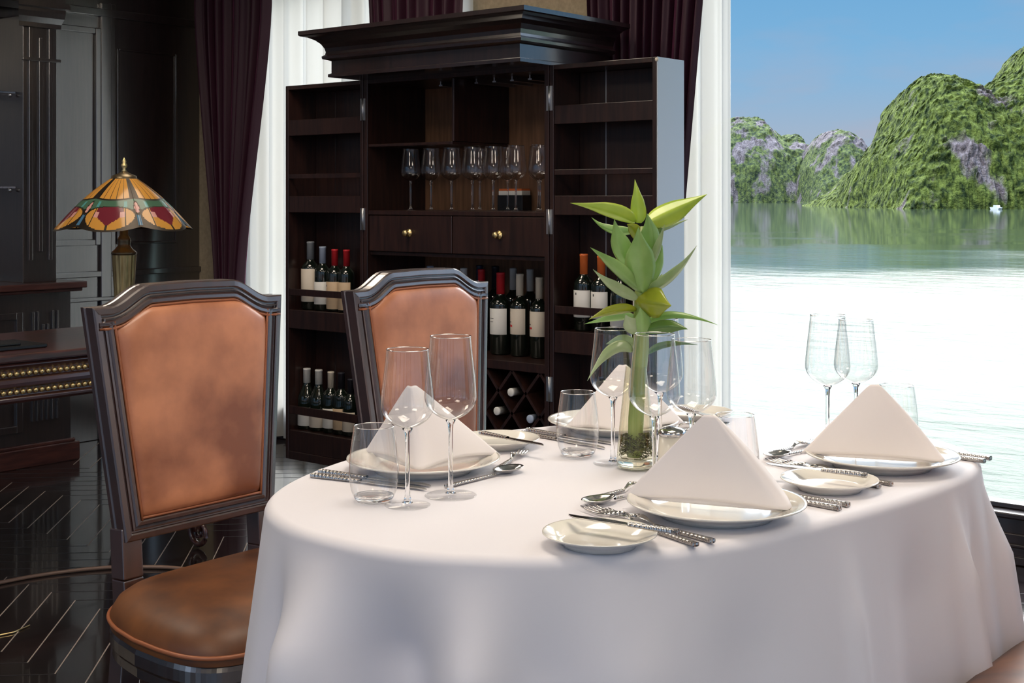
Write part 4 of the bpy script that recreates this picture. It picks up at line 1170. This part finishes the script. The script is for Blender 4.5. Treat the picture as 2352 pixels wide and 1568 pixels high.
island('limestone_island', 'rocky rounded island at the far left edge of the window view',
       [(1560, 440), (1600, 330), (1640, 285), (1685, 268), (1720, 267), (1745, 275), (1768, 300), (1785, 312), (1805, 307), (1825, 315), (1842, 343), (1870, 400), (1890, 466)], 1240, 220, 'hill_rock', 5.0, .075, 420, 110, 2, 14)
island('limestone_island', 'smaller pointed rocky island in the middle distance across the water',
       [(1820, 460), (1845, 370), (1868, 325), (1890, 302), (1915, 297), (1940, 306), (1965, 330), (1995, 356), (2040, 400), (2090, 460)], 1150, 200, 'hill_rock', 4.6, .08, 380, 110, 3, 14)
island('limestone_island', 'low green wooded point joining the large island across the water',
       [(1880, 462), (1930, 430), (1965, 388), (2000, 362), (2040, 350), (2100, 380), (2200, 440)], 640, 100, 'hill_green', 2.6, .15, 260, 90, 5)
tag(MB().prism([(-2.2, 0), (-2.8, .9), (-.8, .9), (-.6, 1.7), (1.2, 1.7), (1.4, .9), (2.8, .8), (2.2, 0)], -.8, .8).build('small_boat', 'white_paint', loc=(*cam2((2288 - HX) / F * 500, 500), ZS - .1), rot=(0, 0, -.6)), 'tiny white boat on the water below the large island', 'boat')

# ------------------------------------------------------------------ sky, sun
w = bpy.data.worlds.new('sky'); sc.world = w; w.use_nodes = True
nt = w.node_tree; nt.nodes.clear()
out = nt.nodes.new('ShaderNodeOutputWorld'); bg = nt.nodes.new('ShaderNodeBackground')
tc = nt.nodes.new('ShaderNodeTexCoord'); sep = nt.nodes.new('ShaderNodeSeparateXYZ')
nt.links.new(tc.outputs['Generated'], sep.inputs[0])
rp = nt.nodes.new('ShaderNodeValToRGB'); E = rp.color_ramp.elements
E[0].position = 0; E[0].color = (.44, .44, .52, 1)
E[1].position = .045; E[1].color = (.37, .47, .62, 1)
for p_, c in ((.10, (.22, .46, .73)), (.155, (.17, .41, .70)), (.23, (.7, .95, 1.25)), (.40, (1.2, 1.5, 2.0)), (.70, (2.7, 3.3, 4.8)), (1.0, (2.7, 3.4, 5.1))):
    e_ = E.new(p_); e_.color = (*c, 1)
nt.links.new(sep.outputs['Z'], rp.inputs[0])
# thin clouds low over the islands
mp = nt.nodes.new('ShaderNodeMapping'); mp.inputs['Scale'].default_value = (1, 1, 3.2)
cn = nt.nodes.new('ShaderNodeTexNoise'); cn.inputs['Scale'].default_value = 7.5; cn.inputs['Detail'].default_value = 5
cr = nt.nodes.new('ShaderNodeValToRGB'); cr.color_ramp.elements[0].position = .46; cr.color_ramp.elements[1].position = .72
hm = nt.nodes.new('ShaderNodeMapRange'); hm.inputs['From Min'].default_value = .03; hm.inputs['From Max'].default_value = .10; hm.inputs['To Min'].default_value = 1; hm.inputs['To Max'].default_value = .25
mu = nt.nodes.new('ShaderNodeMath'); mu.operation = 'MULTIPLY'
mx = nt.nodes.new('ShaderNodeMix'); mx.data_type = 'RGBA'; mx.inputs[7].default_value = (.50, .42, .48, 1)
nt.links.new(tc.outputs['Generated'], mp.inputs[0]); nt.links.new(mp.outputs[0], cn.inputs['Vector']); nt.links.new(cn.outputs[0], cr.inputs[0])
nt.links.new(sep.outputs['Z'], hm.inputs[0]); nt.links.new(cr.outputs[0], mu.inputs[0]); nt.links.new(hm.outputs[0], mu.inputs[1])
nt.links.new(mu.outputs[0], mx.inputs[0]); nt.links.new(rp.outputs[0], mx.inputs[6])
# hazy sun glow high over the bay
gd = Vector((*cam2(.215, 1.0), .52)).normalized()
dp_ = nt.nodes.new('ShaderNodeVectorMath'); dp_.operation = 'DOT_PRODUCT'; dp_.inputs[1].default_value = gd
nt.links.new(tc.outputs['Generated'], dp_.inputs[0])
g1 = nt.nodes.new('ShaderNodeMapRange'); g1.interpolation_type = 'SMOOTHSTEP'; g1.inputs['From Min'].default_value = .72; g1.inputs['From Max'].default_value = 1.0
g1.inputs['To Min'].default_value = 0; g1.inputs['To Max'].default_value = 13
nt.links.new(dp_.outputs['Value'], g1.inputs[0])
g2 = nt.nodes.new('ShaderNodeMapRange'); g2.interpolation_type = 'SMOOTHSTEP'; g2.inputs['From Min'].default_value = .16; g2.inputs['From Max'].default_value = .36
nt.links.new(sep.outputs['Z'], g2.inputs[0])
g3 = nt.nodes.new('ShaderNodeMath'); g3.operation = 'MULTIPLY'; nt.links.new(g1.outputs[0], g3.inputs[0]); nt.links.new(g2.outputs[0], g3.inputs[1])
ga = nt.nodes.new('ShaderNodeMix'); ga.data_type = 'RGBA'; ga.blend_type = 'ADD'; ga.clamp_result = False; ga.inputs[0].default_value = 1
gc = nt.nodes.new('ShaderNodeVectorMath'); gc.operation = 'SCALE'; gc.inputs[0].default_value = (1, .97, .93); nt.links.new(g3.outputs[0], gc.inputs['Scale'])
nt.links.new(mx.outputs[2], ga.inputs[6]); nt.links.new(gc.outputs[0], ga.inputs[7])
nt.links.new(ga.outputs[2], bg.inputs[0]); nt.links.new(bg.outputs[0], out.inputs[0])
sn = bpy.data.lights.new('sun', 'SUN'); sn.energy = 1.6; sn.angle = .02; sn.color = (1, .93, .80)
so = bpy.data.objects.new('sun', sn); COL.objects.link(so)
sd = Vector((.25, .72, -.75)).normalized()
so.rotation_euler = sd.to_track_quat('-Z', 'Y').to_euler()

# ------------------------------------------------------------------ camera
cam = bpy.data.cameras.new('camera'); co_ = bpy.data.objects.new('camera', cam); COL.objects.link(co_)
cam.sensor_width = 36; cam.lens = F / 2352 * 36; cam.shift_y = -(784 - HY) / 2352; cam.clip_end = 20000; cam.clip_start = .05
co_.location = (0, 0, EYE); co_.rotation_euler = (PI / 2, 0, math.atan2(SA, CA))
sc.camera = co_
sc.view_settings.view_transform = 'Standard'; sc.view_settings.look = 'None'; sc.view_settings.exposure = 0; sc.view_settings.gamma = 1
sc.view_settings.use_curve_mapping = False
cy = sc.cycles
cy.use_denoising = True; cy.max_bounces = 10; cy.transparent_max_bounces = 24; cy.transmission_bounces = 10; cy.sample_clamp_indirect = 6
